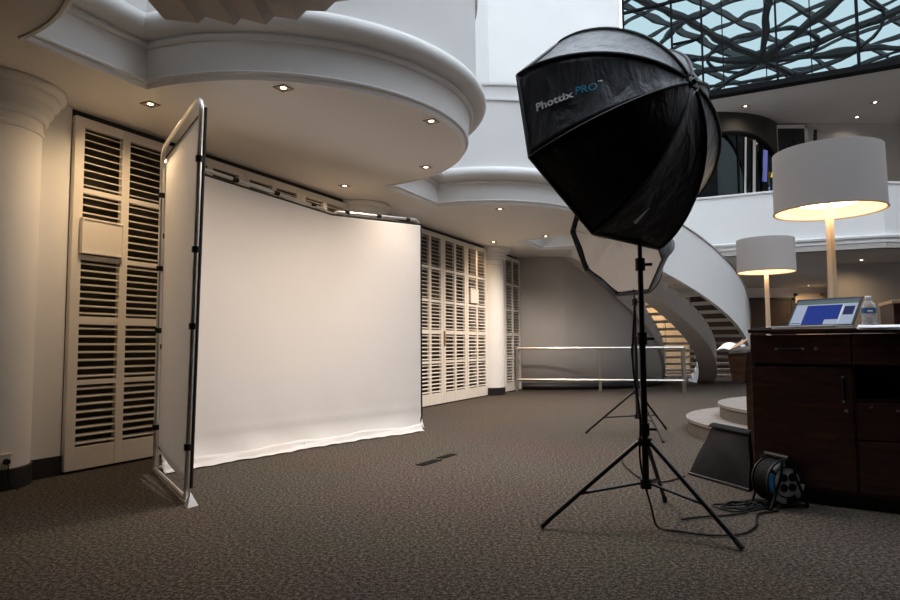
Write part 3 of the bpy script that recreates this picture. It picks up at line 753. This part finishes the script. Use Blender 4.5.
# ------------------------------------------------------------------ octagonal softboxes
def text_mesh(body, size, fat):
    cu = bpy.data.curves.new('lettering', 'FONT'); cu.body = body; cu.size = size; cu.offset = fat; cu.resolution_u = 3
    o = bpy.data.objects.new('lettering', cu); SC.collection.objects.link(o)
    dg = bpy.context.evaluated_depsgraph_get(); me = bpy.data.meshes.new_from_object(o.evaluated_get(dg))
    vs_ = [tuple(v.co) for v in me.vertices]; fs = [tuple(p.vertices) for p in me.polygons]
    SC.collection.objects.unlink(o); bpy.data.objects.remove(o); bpy.data.meshes.remove(me)
    return vs_, fs
def softbox(c, az, el, rl, R, h, q, label):
    c = Vector(c); n = Vector((math.cos(el) * math.cos(az), math.cos(el) * math.sin(az), math.sin(el))).normalized()
    a = n.cross(Vector((0, 0, 1))).normalized(); bb = n.cross(a)
    A = a * math.cos(rl) + bb * math.sin(rl); B = -a * math.sin(rl) + bb * math.cos(rl)
    t = thing('octagonal_softbox', label, 'softbox', c)
    def dirk(k): return A * math.cos(k * PI / 4) + B * math.sin(k * PI / 4)
    SMIN, SMAX = 0.07, PI / 2
    def ribp(k, s, off=0.0):
        u = dirk(k); return u * (R * math.sin(s) + off) + n * ((h + off) * max(0.0, math.cos(s)) ** q)
    def surf(k, u, v, off=0.0):
        s = SMIN + (SMAX - SMIN) * v
        p = ribp(k, s, off).lerp(ribp(k + 1, s, off), u)
        sag = 0.035 * 4 * u * (1 - u) * math.sin(s) * (1 - 0.75 * v)
        return p - (dirk(k + 0.5) * math.sin(s) + n * math.cos(s)) * sag
    b = MB()
    for k in range(8): b.grid(lambda u, v, k=k: surf(k, u, v), 10, 20)
    b.build('canopy', M['nylon'], t, True, solid=0.003)
    for k in range(8):
        b = MB(); b.tube([ribp(k, SMIN + (SMAX - SMIN) * j / 18, 0.004) for j in range(19)], 0.0085, 6); b.build('rib', M['binding'], t, True)
    b = MB(); rim = []
    for k in range(8):
        p0, p1 = ribp(k, SMAX), ribp(k + 1, SMAX)
        for j in range(6): rim.append(p0.lerp(p1, j / 6))
    b.tube(rim, 0.012, 6, True); b.build('rim', M['binding'], t, True)
    b = MB(); b.lathe([(0.0, h + 0.03), (0.013, h + 0.03), (0.016, h + 0.012), (0.034, h + 0.01), (0.04, h - 0.02), (0, h - 0.02)], 20, axis=n); b.build('hub', M['blackm'], t, True)
    b = MB(); cyl(b, n * (h + 0.02), n * 0.1, 0.006, 8); b.build('shaft', M['steel'], t, True)
    b = MB()
    for k in range(8):
        p0, p1 = dirk(k) * (R * 0.95), dirk(k + 1) * (R * 0.95)
        b.grid(lambda u, v, p0=p0, p1=p1: (p0.lerp(p1, u) * v + n * (0.045 + 0.02 * (1 - v) + 0.006 * math.sin(9 * u * v + 3 * v))), 10, 10)
    b.build('front_diffuser', M['diff'], t, True)
    return t, surf
sb1, surf1 = softbox((0.9512, 3.8277, 2.1991), -0.9794, 0.2797, -1.2638, 0.6972, 0.616, 1.30,
                     'large black octagonal softbox in the foreground, back turned, with white and blue lettering')
sb2, surf2 = softbox((1.8023, 7.0894, 2.0926), 0.5028, 0.4285, 3.5426, 0.6445, 0.585, 1.0,
                     'octagonal softbox behind the big one, its off-white front facing the backdrop')
# lettering laid on the cloth between ribs 1 and 2
def lay(chunks, origin, ux, uy, parent):
    """origin/ux/uy in the panel's own (u, v): text x runs along ux, text y along uy"""
    for (body, size, fat, x0, y0, mat, nm) in chunks:
        vs_, fs = text_mesh(body, size, fat); b = MB(); out = []
        for (x, y, z) in vs_:
            X, Y = x + x0, y + y0
            u = origin[0] + ux[0] * X + uy[0] * Y; v = origin[1] + ux[1] * X + uy[1] * Y
            out.append(surf1(1, u, v, 0.012))
        b.add(out, fs); b.build(nm, M[mat], parent)
# narrow zip slit over the pole
b = MB(); p_ = [surf1(3, 0.40, 0.80, 0.006), surf1(3, 0.335, 0.79, 0.006), surf1(3, 0.385, 0.67, 0.006), surf1(3, 0.40, 0.67, 0.006)]
b.add(p_, [(0, 1, 2, 3)]); b.build('zip_slit', M['logo_w'], sb1)
lay([('Phottix', 1.0, 0.03, -0.07, 0, 'logo_w', 'white_lettering')], (0.548, 0.848), (0.0080, -0.080), (-0.129, 0.0), sb1)
lay([('PRO', 1.0, 0.012, -0.07, 0, 'logo_b', 'blue_lettering')], (0.557, 0.602), (0.0108, -0.0608), (-0.146, -0.009), sb1)
lay([('TM', 1.0, 0.03, 0, 0, 'logo_w', 'trademark_sign')], (0.475, 0.482), (0.003, -0.018), (-0.032, 0.0), sb1)

# ------------------------------------------------------------------ drum lamps
def floor_lamp(loc, label):
    t = thing('floor_lamp', label, 'lamp', (loc[0], loc[1], 0), 0.3, 'pair of tall drum-shade lamps')
    zb, zt, r = 2.02, 2.49, 0.388
    b = MB(); b.lathe([(0, 0), (0.2, 0), (0.2, 0.02), (0, 0.03)], 32); b.build('base', M['steel'], t, True)
    b = MB(); w0, w1 = 0.027, 0.021
    b.add([(s * w0, q * w0, 0.02) for s, q in ((-1, -1), (1, -1), (1, 1), (-1, 1))] + [(s * w1, q * w1, zb + 0.12) for s, q in ((-1, -1), (1, -1), (1, 1), (-1, 1))],
          [(3, 2, 1, 0), (4, 5, 6, 7), (0, 1, 5, 4), (1, 2, 6, 5), (2, 3, 7, 6), (3, 0, 4, 7)])
    b.build('pole', M['oak'], t, bevel=0.004)
    b = MB(); b.lathe([(r, zb), (r * 0.985, zt)], 64); sh = b.build('shade', M['shade'], t, True)
    b = MB(); b.lathe([(r - 0.012, zb + 0.002), (r * 0.985 - 0.012, zt - 0.01), (0.03, zt - 0.03)], 64); b.build('shade_lining', M['shade_in'], sh, True)
    b = MB(); b.tube([(r * math.cos(2 * PI * k / 64), r * math.sin(2 * PI * k / 64), zb) for k in range(64)], 0.007, 6, True); b.build('shade_trim', M['tan'], sh, True)
    b = MB(); b.lathe([(0.03, zb + 0.06), (0.2, zb + 0.06), (0.2, zb + 0.10), (0.03, zb + 0.10)], 40); b.build('diffuser', M['lampdiff'], t, True)
    ld = bpy.data.lights.new('lamp', 'POINT'); ld.energy = 16; ld.color = (1, .72, .42); ld.shadow_soft_size = 0.12
    lo = bpy.data.objects.new('bulb', ld); SC.collection.objects.link(lo); lo.parent = t; lo.location = (0, 0, zb + 0.03)
    return t
floor_lamp((2.955, 5.0), 'nearest tall lamp with big pale drum shade, right behind the laptop desk')
floor_lamp((4.55, 9.3), 'smaller-looking drum-shade lamp further back beside the curved stair')

# ------------------------------------------------------------------ reception desk
DA = Vector((1.975, 4.30, 0)); E_ = Vector((0.803, -0.596, 0)).normalized(); DROT = math.atan2(E_.y, E_.x)
desk = thing('reception_desk', 'dark walnut reception desk with drawers and doors at right', 'desk', DA, DROT)
def dl(s, bb, z=0.0): return DA + E_ * s + Vector((-E_.y, E_.x, 0)) * bb + Vector((0, 0, z))
DL, DD = 1.75, 0.80; S1 = 0.575
b = MB(); b.box(0.03, DL, 0.05, DD, 0.0, 0.10, 0); b.build('plinth', M['black'], desk)
b = MB()
b.box(0.0, 0.025, 0.022, DD, 0.08, 1.055); b.box(DL - 0.02, DL, 0.022, DD, 0.08, 1.055); b.box(0.025, DL - 0.02, DD - 0.02, DD, 0.08, 1.055)
b.box(0.025, DL - 0.02, 0.022, DD - 0.02, 0.08, 0.10); b.box(S1 - 0.008, S1 + 0.008, 0.022, DD - 0.02, 0.10, 1.055)
b.box(0.025, DL - 0.02, 0.03, DD - 0.02, 0.852, 0.862); b.box(S1 + 0.008, DL - 0.02, 0.03, DD - 0.02, 0.645, 0.66)
b.box(S1 + 0.008, DL - 0.02, 0.4, 0.42, 0.66, 0.852)
b.build('carcass', M['walnut'], desk)
b = MB(); b.box(-0.006, DL + 0.02, -0.012, DD + 0.02, 1.066, 1.09); b.build('top', M['walnut'], desk, bevel=0.004)
def knob(parent, x, z, r=0.011, mat='chrome', y=-0.001):
    b = MB(); b.lathe([(0, 0.014), (r * 0.7, 0.014), (r, 0.008), (r, 0)], 14, c=(x, y, z), axis=(0, -1, 0)); return b.build('lock', M[mat], parent, True)
def front(nm, x0, x1, z0, z1):
    b = MB(); b.box(x0, x1, 0.0, 0.02, z0, z1); return b.build(nm, M['walnut'], desk, bevel=0.0025)
d1 = front('drawer', 0.004, S1 - 0.004, 0.868, 1.052)
b = MB(); b.tube([(0.165, -0.002, 0.962), (0.165, -0.03, 0.962), (0.315, -0.03, 0.962), (0.315, -0.002, 0.962)], 0.007, 8); b.build('handle', M['blackm'], d1, True)
knob(d1, 0.165, 0.962, 0.008, y=-0.03); knob(d1, 0.315, 0.962, 0.008, y=-0.03); knob(d1, 0.385, 0.962)
d2 = front('door', 0.004, S1 - 0.004, 0.105, 0.846)
b = MB(); b.tube([(0.525, -0.002, 0.79), (0.525, -0.03, 0.79), (0.525, -0.03, 0.645), (0.525, -0.002, 0.645)], 0.011, 8); b.build('handle', M['blackm'], d2, True)
knob(d2, 0.525, 0.79, 0.008, y=-0.035); knob(d2, 0.525, 0.645, 0.008, y=-0.035); knob(d2, 0.535, 0.585, 0.013)
d3 = front('drawer', S1 + 0.004, 1.14, 0.868, 1.052); d4 = front('drawer', S1 + 0.012, 1.14, 0.42, 0.64)
knob(d4, 0.66, 0.615, 0.009); knob(d4, 0.79, 0.60, 0.009)
front('drawer', S1 + 0.012, 1.14, 0.105, 0.412)
front('drawer', 1.148, DL - 0.004, 0.868, 1.052); front('door', 1.148, DL - 0.004, 0.105, 0.846)

# raised return behind the desk
rr = thing('raised_counter', 'raised dark wood counter with tan top edge at the far right behind the bottle', 'counter', (3.28, 4.95, 0), math.atan2(-0.75, -0.33))
b = MB(); b.box(0.0, 0.46, 0.0, 0.30, 0.0, 1.27); b.build('body', M['walnut'], rr)
b = MB(); b.box(-0.01, 0.47, -0.01, 0.31, 1.27, 1.295); b.build('top', M['tan'], rr, bevel=0.003)

# laptop
lb_ = Vector((0.8, 0.6, 0)); lh = Vector((0.6, -0.8, 0)); LP = Vector((2.345, 4.545, 1.0905)); LW = 0.43; LD = 0.27
lt = thing('laptop', 'open dark laptop showing rows of blue thumbnails on the reception desk', 'laptop', LP)
lx = lambda s, d, z: lh * s - lb_ * d + Vector((0, 0, z))
b = MB(); b.obox(lx(LW / 2, LD / 2, 0.010), (lh, lb_, (0, 0, 1)), (LW / 2, LD / 2, 0.010)); b.build('base', M['alu'], lt, bevel=0.004)
b = MB()
for r_ in range(5):
    for k in range(13): b.obox(lx(0.045 + k * 0.0285, 0.05 + r_ * 0.024, 0.0215), (lh, lb_, (0, 0, 1)), (0.012, 0.010, 0.0015))
b.build('keyboard', M['blackp'], lt)
ta = math.radians(47); ldir = lb_ * math.cos(ta) + Vector((0, 0, 1)) * math.sin(ta); ln = -(lb_ * math.sin(ta)) + Vector((0, 0, 1)) * math.cos(ta)
if ln.dot(-lb_) < 0: ln = -ln
def lsx(s, d, o): return lh * s + ldir * d + ln * o + Vector((0, 0, 0.018))
LS = 0.275
b = MB(); b.obox(lsx(LW / 2, LS / 2, -0.004), (lh, ldir, ln), (LW / 2, LS / 2, 0.004)); lid = b.build('lid', M['laptop'], lt, bevel=0.003)
def lrect(nm, s0, s1, d0, d1, o, mat):
    b = MB(); b.obox(lsx((s0 + s1) / 2, (d0 + d1) / 2, o), (lh, ldir, ln), ((s1 - s0) / 2, (d1 - d0) / 2, 0.0004)); return b.build(nm, M[mat], lid)
lrect('display', 0.016, LW - 0.016, 0.02, LS - 0.02, 0.0006, 'lcd')
lrect('toolbar', 0.016, LW - 0.016, 0.24, LS - 0.02, 0.0012, 'lcdbar'); lrect('menu_strip', 0.016, LW - 0.016, 0.213, 0.24, 0.0012, 'lcdgreen')
lrect('thumbnail_grid', 0.094, 0.236, 0.020, 0.203, 0.0009, 'lcdnavy'); lrect('thumbnail_grid', 0.236, 0.320, 0.065, 0.203, 0.0009, 'lcdnavy')
b = MB()
for c_ in range(8):
    for r_ in range(6 if c_ >= 5 else 8):
        s = 0.098 + c_ * 0.0275; d = 0.200 - r_ * 0.0225
        b.obox(lsx(s + 0.0115, d - 0.009, 0.0012), (lh, ldir, ln), (0.0118, 0.0090, 0.0004))
b.build('thumbnails', M['lcdblue'], lid)
lrect('preview', 0.338, 0.402, 0.105, 0.185, 0.0012, 'lcdnavy'); lrect('sidebar_rule', 0.325, 0.329, 0.03, 0.21, 0.0012, 'alu'); lrect('status_text', 0.02, 0.085, 0.03, 0.036, 0.0012, 'lcdnavy')

# bottle
bp_ = dl(0.648, 0.36, 1.0905)
bt = thing('water_bottle', 'clear plastic water bottle with blue label, right of the laptop', 'bottle', bp_)
BK = 1.42
prof_b = [(0.0, 0.0), (0.026, 0.0), (0.030, 0.006), (0.030, 0.035), (0.028, 0.04), (0.030, 0.045), (0.030, 0.075), (0.029, 0.08), (0.030, 0.085), (0.030, 0.135), (0.026, 0.155), (0.014, 0.175), (0.012, 0.18), (0.012, 0.19)]
b = MB(); b.lathe([(r * BK, z) for r, z in prof_b], 28); b.build('bottle_body', M['bottle'], bt, True)
b = MB(); b.lathe([(0.0, 0.004), (0.027 * BK, 0.004), (0.0275 * BK, 0.07), (0.0, 0.07)], 24); b.build('water', M['water'], bt, True)
b = MB(); b.lathe([(0.0305 * BK, 0.098), (0.0305 * BK, 0.132)], 28); b.build('label', M['label'], bt, True)
b = MB(); b.lathe([(0.0309 * BK, 0.106), (0.0309 * BK, 0.118)], 8, a0=-2.3, a1=-1.6); b.build('label_mark', M['labelw'], bt, True)
b = MB(); b.lathe([(0.018, 0.186), (0.019, 0.188), (0.019, 0.206), (0.016, 0.209), (0, 0.209)], 20); b.build('cap', M['cap'], bt, True)

# papers
def sheets(name, label, cat, p, rot, w, d, n, group=None):
    t = thing(name, label, cat, p, rot, group); rnd = random.Random(name + label)
    for k in range(n):
        b = MB(); ox, oy = rnd.uniform(-.01, .01), rnd.uniform(-.01, .01)
        b.grid(lambda u, v: (ox + w * (u - .5), oy + d * (v - .5), 0.001 + k * 0.0032 - 0.016 * (max(0, 0.2 - v) / 0.2) ** 1.3 + 0.004 * (abs(u - .5) * 2) ** 3 * (0.5 + 0.5 * v)), 10, 16)
        b.build('sheet', M['paper'], t, solid=0.001, rotz=rnd.uniform(-.06, .06))
    return t
sheets('paper_stack', 'loose white papers on the desk in front of the water bottle', 'papers', dl(0.76, 0.062, 1.0905), DROT + 0.06, 0.30, 0.21, 5)
pz_ = thing('pen', 'dark pen lying on the desk top left of the laptop', 'pen', dl(0.06, 0.12, 1.097), DROT + 0.2)
b = MB(); cyl(b, (-0.06, 0, 0), (0.055, 0, 0), 0.005, 8); b.build('barrel', M['blackp'], pz_, True)
b = MB(); b.tube([(0.055, 0, 0), (0.07, 0, 0)], [0.005, 0.0012], 8); b.build('tip', M['steel'], pz_, True)

# lectern with papers
lc = thing('lectern', 'small brown wooden lectern with slanted tray behind the left end of the desk', 'lectern', (2.40, 5.25, 0), math.radians(-36))
b = MB(); b.box(-0.05, 0.22, -0.05, 0.25, 0, 0.05); b.build('base', M['walnut2'], lc, bevel=0.004)
b = MB(); b.box(-0.03, 0.06, 0.0, 0.2, 0.05, 0.93); b.build('post', M['walnut2'], lc, bevel=0.004)
b = MB(); b.add([(-0.125, -0.04, 0.70), (-0.03, -0.04, 0.68), (-0.03, 0.24, 0.68), (-0.125, 0.24, 0.70), (-0.15, -0.06, 0.915), (0.0, -0.06, 0.925), (0.0, 0.26, 0.985), (-0.15, 0.26, 0.965)],
               [(3, 2, 1, 0), (4, 5, 6, 7), (0, 1, 5, 4), (1, 2, 6, 5), (2, 3, 7, 6), (3, 0, 4, 7)]); b.build('tray', M['walnut2'], lc, bevel=0.004)
bk = thing('open_booklet', 'open white booklet lying on the wooden lectern tray', 'booklet', (2.30, 5.32, 0.945), math.radians(-36))
b = MB(); b.grid(lambda u, v: (-0.10 + 0.10 * u, -0.09 + 0.24 * v, 0.0 + 0.05 * v + 0.012 * math.sin(PI * u)), 8, 6); b.build('page', M['paper'], bk, True, solid=0.004)
b = MB(); b.grid(lambda u, v: (0.0 + 0.10 * u, -0.09 + 0.24 * v, 0.0 + 0.05 * v + 0.05 * u * u + 0.012 * math.sin(PI * u)), 8, 6); b.build('page', M['tan'], bk, True, solid=0.004)

# ------------------------------------------------------------------ black bag, cable reel, cables
bgo = thing('equipment_bag', 'black cloth equipment bag slumped on the carpet against the left end of the desk', 'bag', (1.98, 4.85, 0))
BL, BR = Vector((1.82, 5.06, 0)), Vector((2.01, 4.46, 0)); TL, TR = Vector((2.01, 5.05, 0.365)), Vector((2.085, 4.60, 0.37))
o_ = Vector((1.98, 4.85, 0))
BL2, BR2 = BL + Vector((0.3, 0.12, 0)), BR + Vector((0.07, 0.10, 0)); TL2, TR2 = TL + Vector((0.10, 0.05, 0)), TR + Vector((0.03, 0.03, 0))
def bq(A_, B_, C_, D_, bul, nx, ny):
    nn = (B_ - A_).cross(D_ - A_).normalized()
    return lambda u, v: (A_.lerp(B_, u).lerp(D_.lerp(C_, u), v) + nn * (bul * 16 * u * (1 - u) * v * (1 - v) + 0.008 * math.sin(8 * u + 5 * v)* 4 * v * (1 - v)) - o_)
b = MB(); b.grid(bq(BL, BR, TR, TL, 0.035, 0, 0), 14, 12); b.grid(bq(BR2, BL2, TL2, TR2, 0.02, 0, 0), 14, 12)
b.grid(bq(BL2, BL, TL, TL2, 0.01, 0, 0), 6, 12); b.grid(bq(BR, BR2, TR2, TR, 0.01, 0, 0), 6, 12); b.grid(bq(TL, TR, TR2, TL2, 0.0, 0, 0), 14, 4); b.grid(bq(BL2, BR2, BR, BL, 0.0, 0, 0), 14, 4)
b.build('body', M['bag'], bgo, True, angle=60)
b = MB(); fl0 = TL + Vector((-0.04, -0.02, 0.012)); fl1 = TR + Vector((-0.02, -0.04, 0.006))
b.grid(lambda u, v: fl0.lerp(fl1, u) + Vector((0.10 * v, 0.06 * v, 0.012 * math.sin(PI * v))) + Vector((0, 0, -0.03 * max(0, 0.3 - v))) - o_, 12, 5); b.build('flap', M['bag'], bgo, True, solid=0.006)
b = MB(); b.tube([BL - o_ + Vector((0, 0, 0.012)), BR - o_ + Vector((0, 0, 0.012))], 0.010, 6); b.build('piping', M['binding'], bgo, True)

rn = Vector((0.24, -0.97, 0)).normalized(); RC = Vector((2.015, 4.07, 0.158))
rl_ = thing('cable_reel', 'black cable reel with blue and grey face plate standing in front of the desk', 'cable reel', (RC.x, RC.y, 0))
z0 = Vector((0, 0, 0.158))
def disc(r, t0, t1, mat, nm, r_in=0.0, n=40):
    b = MB(); b.lathe([(r_in, t0), (r, t0), (r, t1), (r_in, t1)], n, c=z0, axis=rn); return b.build(nm, M[mat], rl_, True)
disc(0.135, -0.075, -0.065, 'blackp', 'back_flange'); ff = disc(0.138, 0.055, 0.068, 'blackp', 'front_flange')
b = MB()
for k in range(7):
    for j in range(2):
        x = -0.055 + k * 0.0175; r_ = 0.108 + 0.014 * j
        X = rn.cross(Vector((0, 0, 1))).normalized(); Y = rn.cross(X)
        b.tube([z0 + rn * (x + 0.004 * j) + (X * math.cos(a) + Y * math.sin(a)) * r_ for a in [2 * PI * i / 28 for i in range(28)]], 0.0085, 6, True)
b.build('cable_winding', M['cable'], rl_, True)
disc(0.10, -0.065, 0.055, 'blackp', 'drum')
disc(0.085, 0.068, 0.078, 'reelgrey', 'socket_plate', 0.0)
Xr = rn.cross(Vector((0, 0, 1))).normalized(); Yr = rn.cross(Xr)
for k in range(4):
    a = PI / 4 + k * PI / 2; b = MB(); b.lathe([(0.0, 0.006), (0.016, 0.006), (0.023, 0.010), (0.025, 0.0)], 20, c=z0 + rn * 0.078 + (Xr * math.cos(a) + Yr * math.sin(a)) * 0.042, axis=rn)
    b.build('socket', M['blackp'], rl_, True)
for (a0, a1, m_) in ((-0.5, 0.55, 'reelblue'), (0.75, 1.5, 'reelgrey'), (2.2, 3.0, 'reelgrey'), (-1.5, -0.7, 'reelgrey')):
    b = MB(); s_ = -1 if Xr.x > 0 else 1
    b.grid(lambda u, v: z0 + rn * 0.0705 + (Xr * s_ * math.cos(a0 + (a1 - a0) * u) + Yr * math.sin(a0 + (a1 - a0) * u)) * (0.094 + 0.034 * v), 12, 2); b.build('label', M[m_], rl_, True, solid=0.001)
b = MB()
for sx in (-0.085, 0.085):
    c0 = rn * sx
    b.tube([c0 + Xr * 0.13 + Vector((0, 0, 0.010)), c0 + Xr * 0.05 + Vector((0, 0, 0.20)), c0 + Xr * 0.04 + Vector((0, 0, 0.295)), c0 - Xr * 0.04 + Vector((0, 0, 0.295)), c0 - Xr * 0.05 + Vector((0, 0, 0.20)), c0 - Xr * 0.13 + Vector((0, 0, 0.010))], 0.009, 8)
b.tube([rn * -0.085 + Xr * 0.13 + Vector((0, 0, 0.01)), rn * 0.085 + Xr * 0.13 + Vector((0, 0, 0.01))], 0.009, 8)
b.tube([rn * -0.085 - Xr * 0.13 + Vector((0, 0, 0.01)), rn * 0.085 - Xr * 0.13 + Vector((0, 0, 0.01))], 0.009, 8)
b.build('stand_frame', M['blackm'], rl_, True)
b = MB(); b.tube([rn * -0.10 + Vector((0, 0, 0.305)), rn * 0.10 + Vector((0, 0, 0.305))], 0.016, 10); b.build('carry_handle', M['blackp'], rl_, True)

def cord(name, pts, r, label, cat='cable', k=8):
    o = Vector(pts[0]); b = MB(); b.tube([p - o for p in smoothline(pts, k)], r, 6); ob = b.build(name, M['cable'], None, True, loc=o); return tag(ob, label, cat)
zc = 0.009
cord('floor_cable', [(1.045, 3.66, 1.25), (1.02, 3.65, 0.9), (1.05, 3.64, 0.6), (1.05, 3.66, 0.35), (1.09, 3.62, 0.12), (1.12, 3.60, zc), (1.20, 3.52, zc), (1.36, 3.44, zc), (1.52, 3.47, zc), (1.66, 3.62, zc), (1.78, 3.85, zc), (1.93, 3.93, zc), (1.97, 3.99, 0.03)], 0.006,
     'black power cord hanging down the front light stand and looping across the carpet')
cord('floor_cable', [(1.30, 3.75, zc), (1.42, 3.80, zc), (1.58, 3.83, zc), (1.70, 3.88, zc), (1.82, 3.93, zc + 0.008), (1.95, 4.0, zc + 0.01)], 0.006,
     'black lead lying straight on the carpet between the stand leg and the reel')
cord('floor_cable', [(2.04, 7.19, 1.5), (2.02, 7.18, 1.1), (1.99, 7.17, 0.9), (2.03, 7.17, 0.6), (2.03, 7.13, 0.3), (2.0, 6.9, zc), (1.5, 5.8, zc), (1.40, 4.9, zc), (1.52, 4.75, zc), (1.75, 4.95, zc)], 0.006,
     'thin black cord running from the rear light stand over the carpet to the bag')
pts = []; rnd = random.Random(3)
for k in range(34):
    a = k * 0.85; rr_ = 0.10 + 0.05 * math.sin(k * 1.7)
    pts.append((1.73 + 1.35 * rr_ * math.cos(a) + 0.004 * k, 4.04 + 0.8 * rr_ * math.sin(a) + rnd.uniform(-.03, .03), zc + 0.012 * (0.5 + 0.5 * math.sin(k * 2.1))))
cord('tangled_cable', pts, 0.006, 'tangle of black cable on the carpet left of the cable reel', k=6)

# socket on the left column, plug with cord
pc = W(-0.54, -0.12); an = math.atan2(-0.5, 0.87)
def cp(a, z, R=0.31): return Vector((pc.x + R * math.cos(a), pc.y + R * math.sin(a), z))
base_a = math.atan2(N.y, N.x)
def plate_at(a, z):
    return cp(a, z), Vector((math.cos(a), math.sin(a), 0)), Vector((-math.sin(a), math.cos(a), 0))
sa = base_a - 0.01; p_, pn, pt = plate_at(sa, 0.205)
ot = thing('wall_socket', 'white wall socket low on the left column', 'socket', p_)
b = MB(); b.obox(pn * 0.004, (pt, (0, 0, 1), pn), (0.038, 0.038, 0.010)); b.build('plate', M['socket'], ot, bevel=0.004)
b = MB(); b.obox(pn * 0.004 + Vector((0, 0, 0.048)), (pt, (0, 0, 1), pn), (0.042, 0.008, 0.014)); b.build('hood', M['socket'], ot, bevel=0.003)
pg = thing('power_plug', 'black round plug with short cord in the socket on the left column', 'plug', p_ + pn * 0.014)
b = MB(); b.lathe([(0, 0.035), (0.016, 0.035), (0.02, 0.028), (0.02, 0.0)], 20, axis=pn); b.build('plug_body', M['blackp'], pg, True)
b = MB(); b.tube(smoothline([pn * 0.028, pn * 0.035 + Vector((0, 0, -0.04)), pn * 0.03 + pt * 0.006 + Vector((0, 0, -0.12)), pn * 0.035 + pt * 0.02 + Vector((0, 0, -0.165)), pn * 0.06 + pt * 0.06 + Vector((0, 0, -0.198))], 6), 0.005, 6); b.build('cord', M['cable'], pg, True)

# floor plates
def ground_plate(p, w, d, rot, label):
    t = MB(); t.box(-w / 2, w / 2, -d / 2, d / 2, 0, 0.006); o = t.build('floor_plate', M['floorplate'], None, loc=p, rotz=rot, bevel=0.002); tag(o, label, 'floor plate', 'dark floor plates')
ground_plate((-0.185, 5.62, 0), 0.30, 0.085, 1.05, 'dark strip plate on the carpet below the backdrop, nearer of the two')
ground_plate((-0.04, 5.93, 0), 0.25, 0.075, 1.05, 'dark strip plate on the carpet below the backdrop, further of the two')
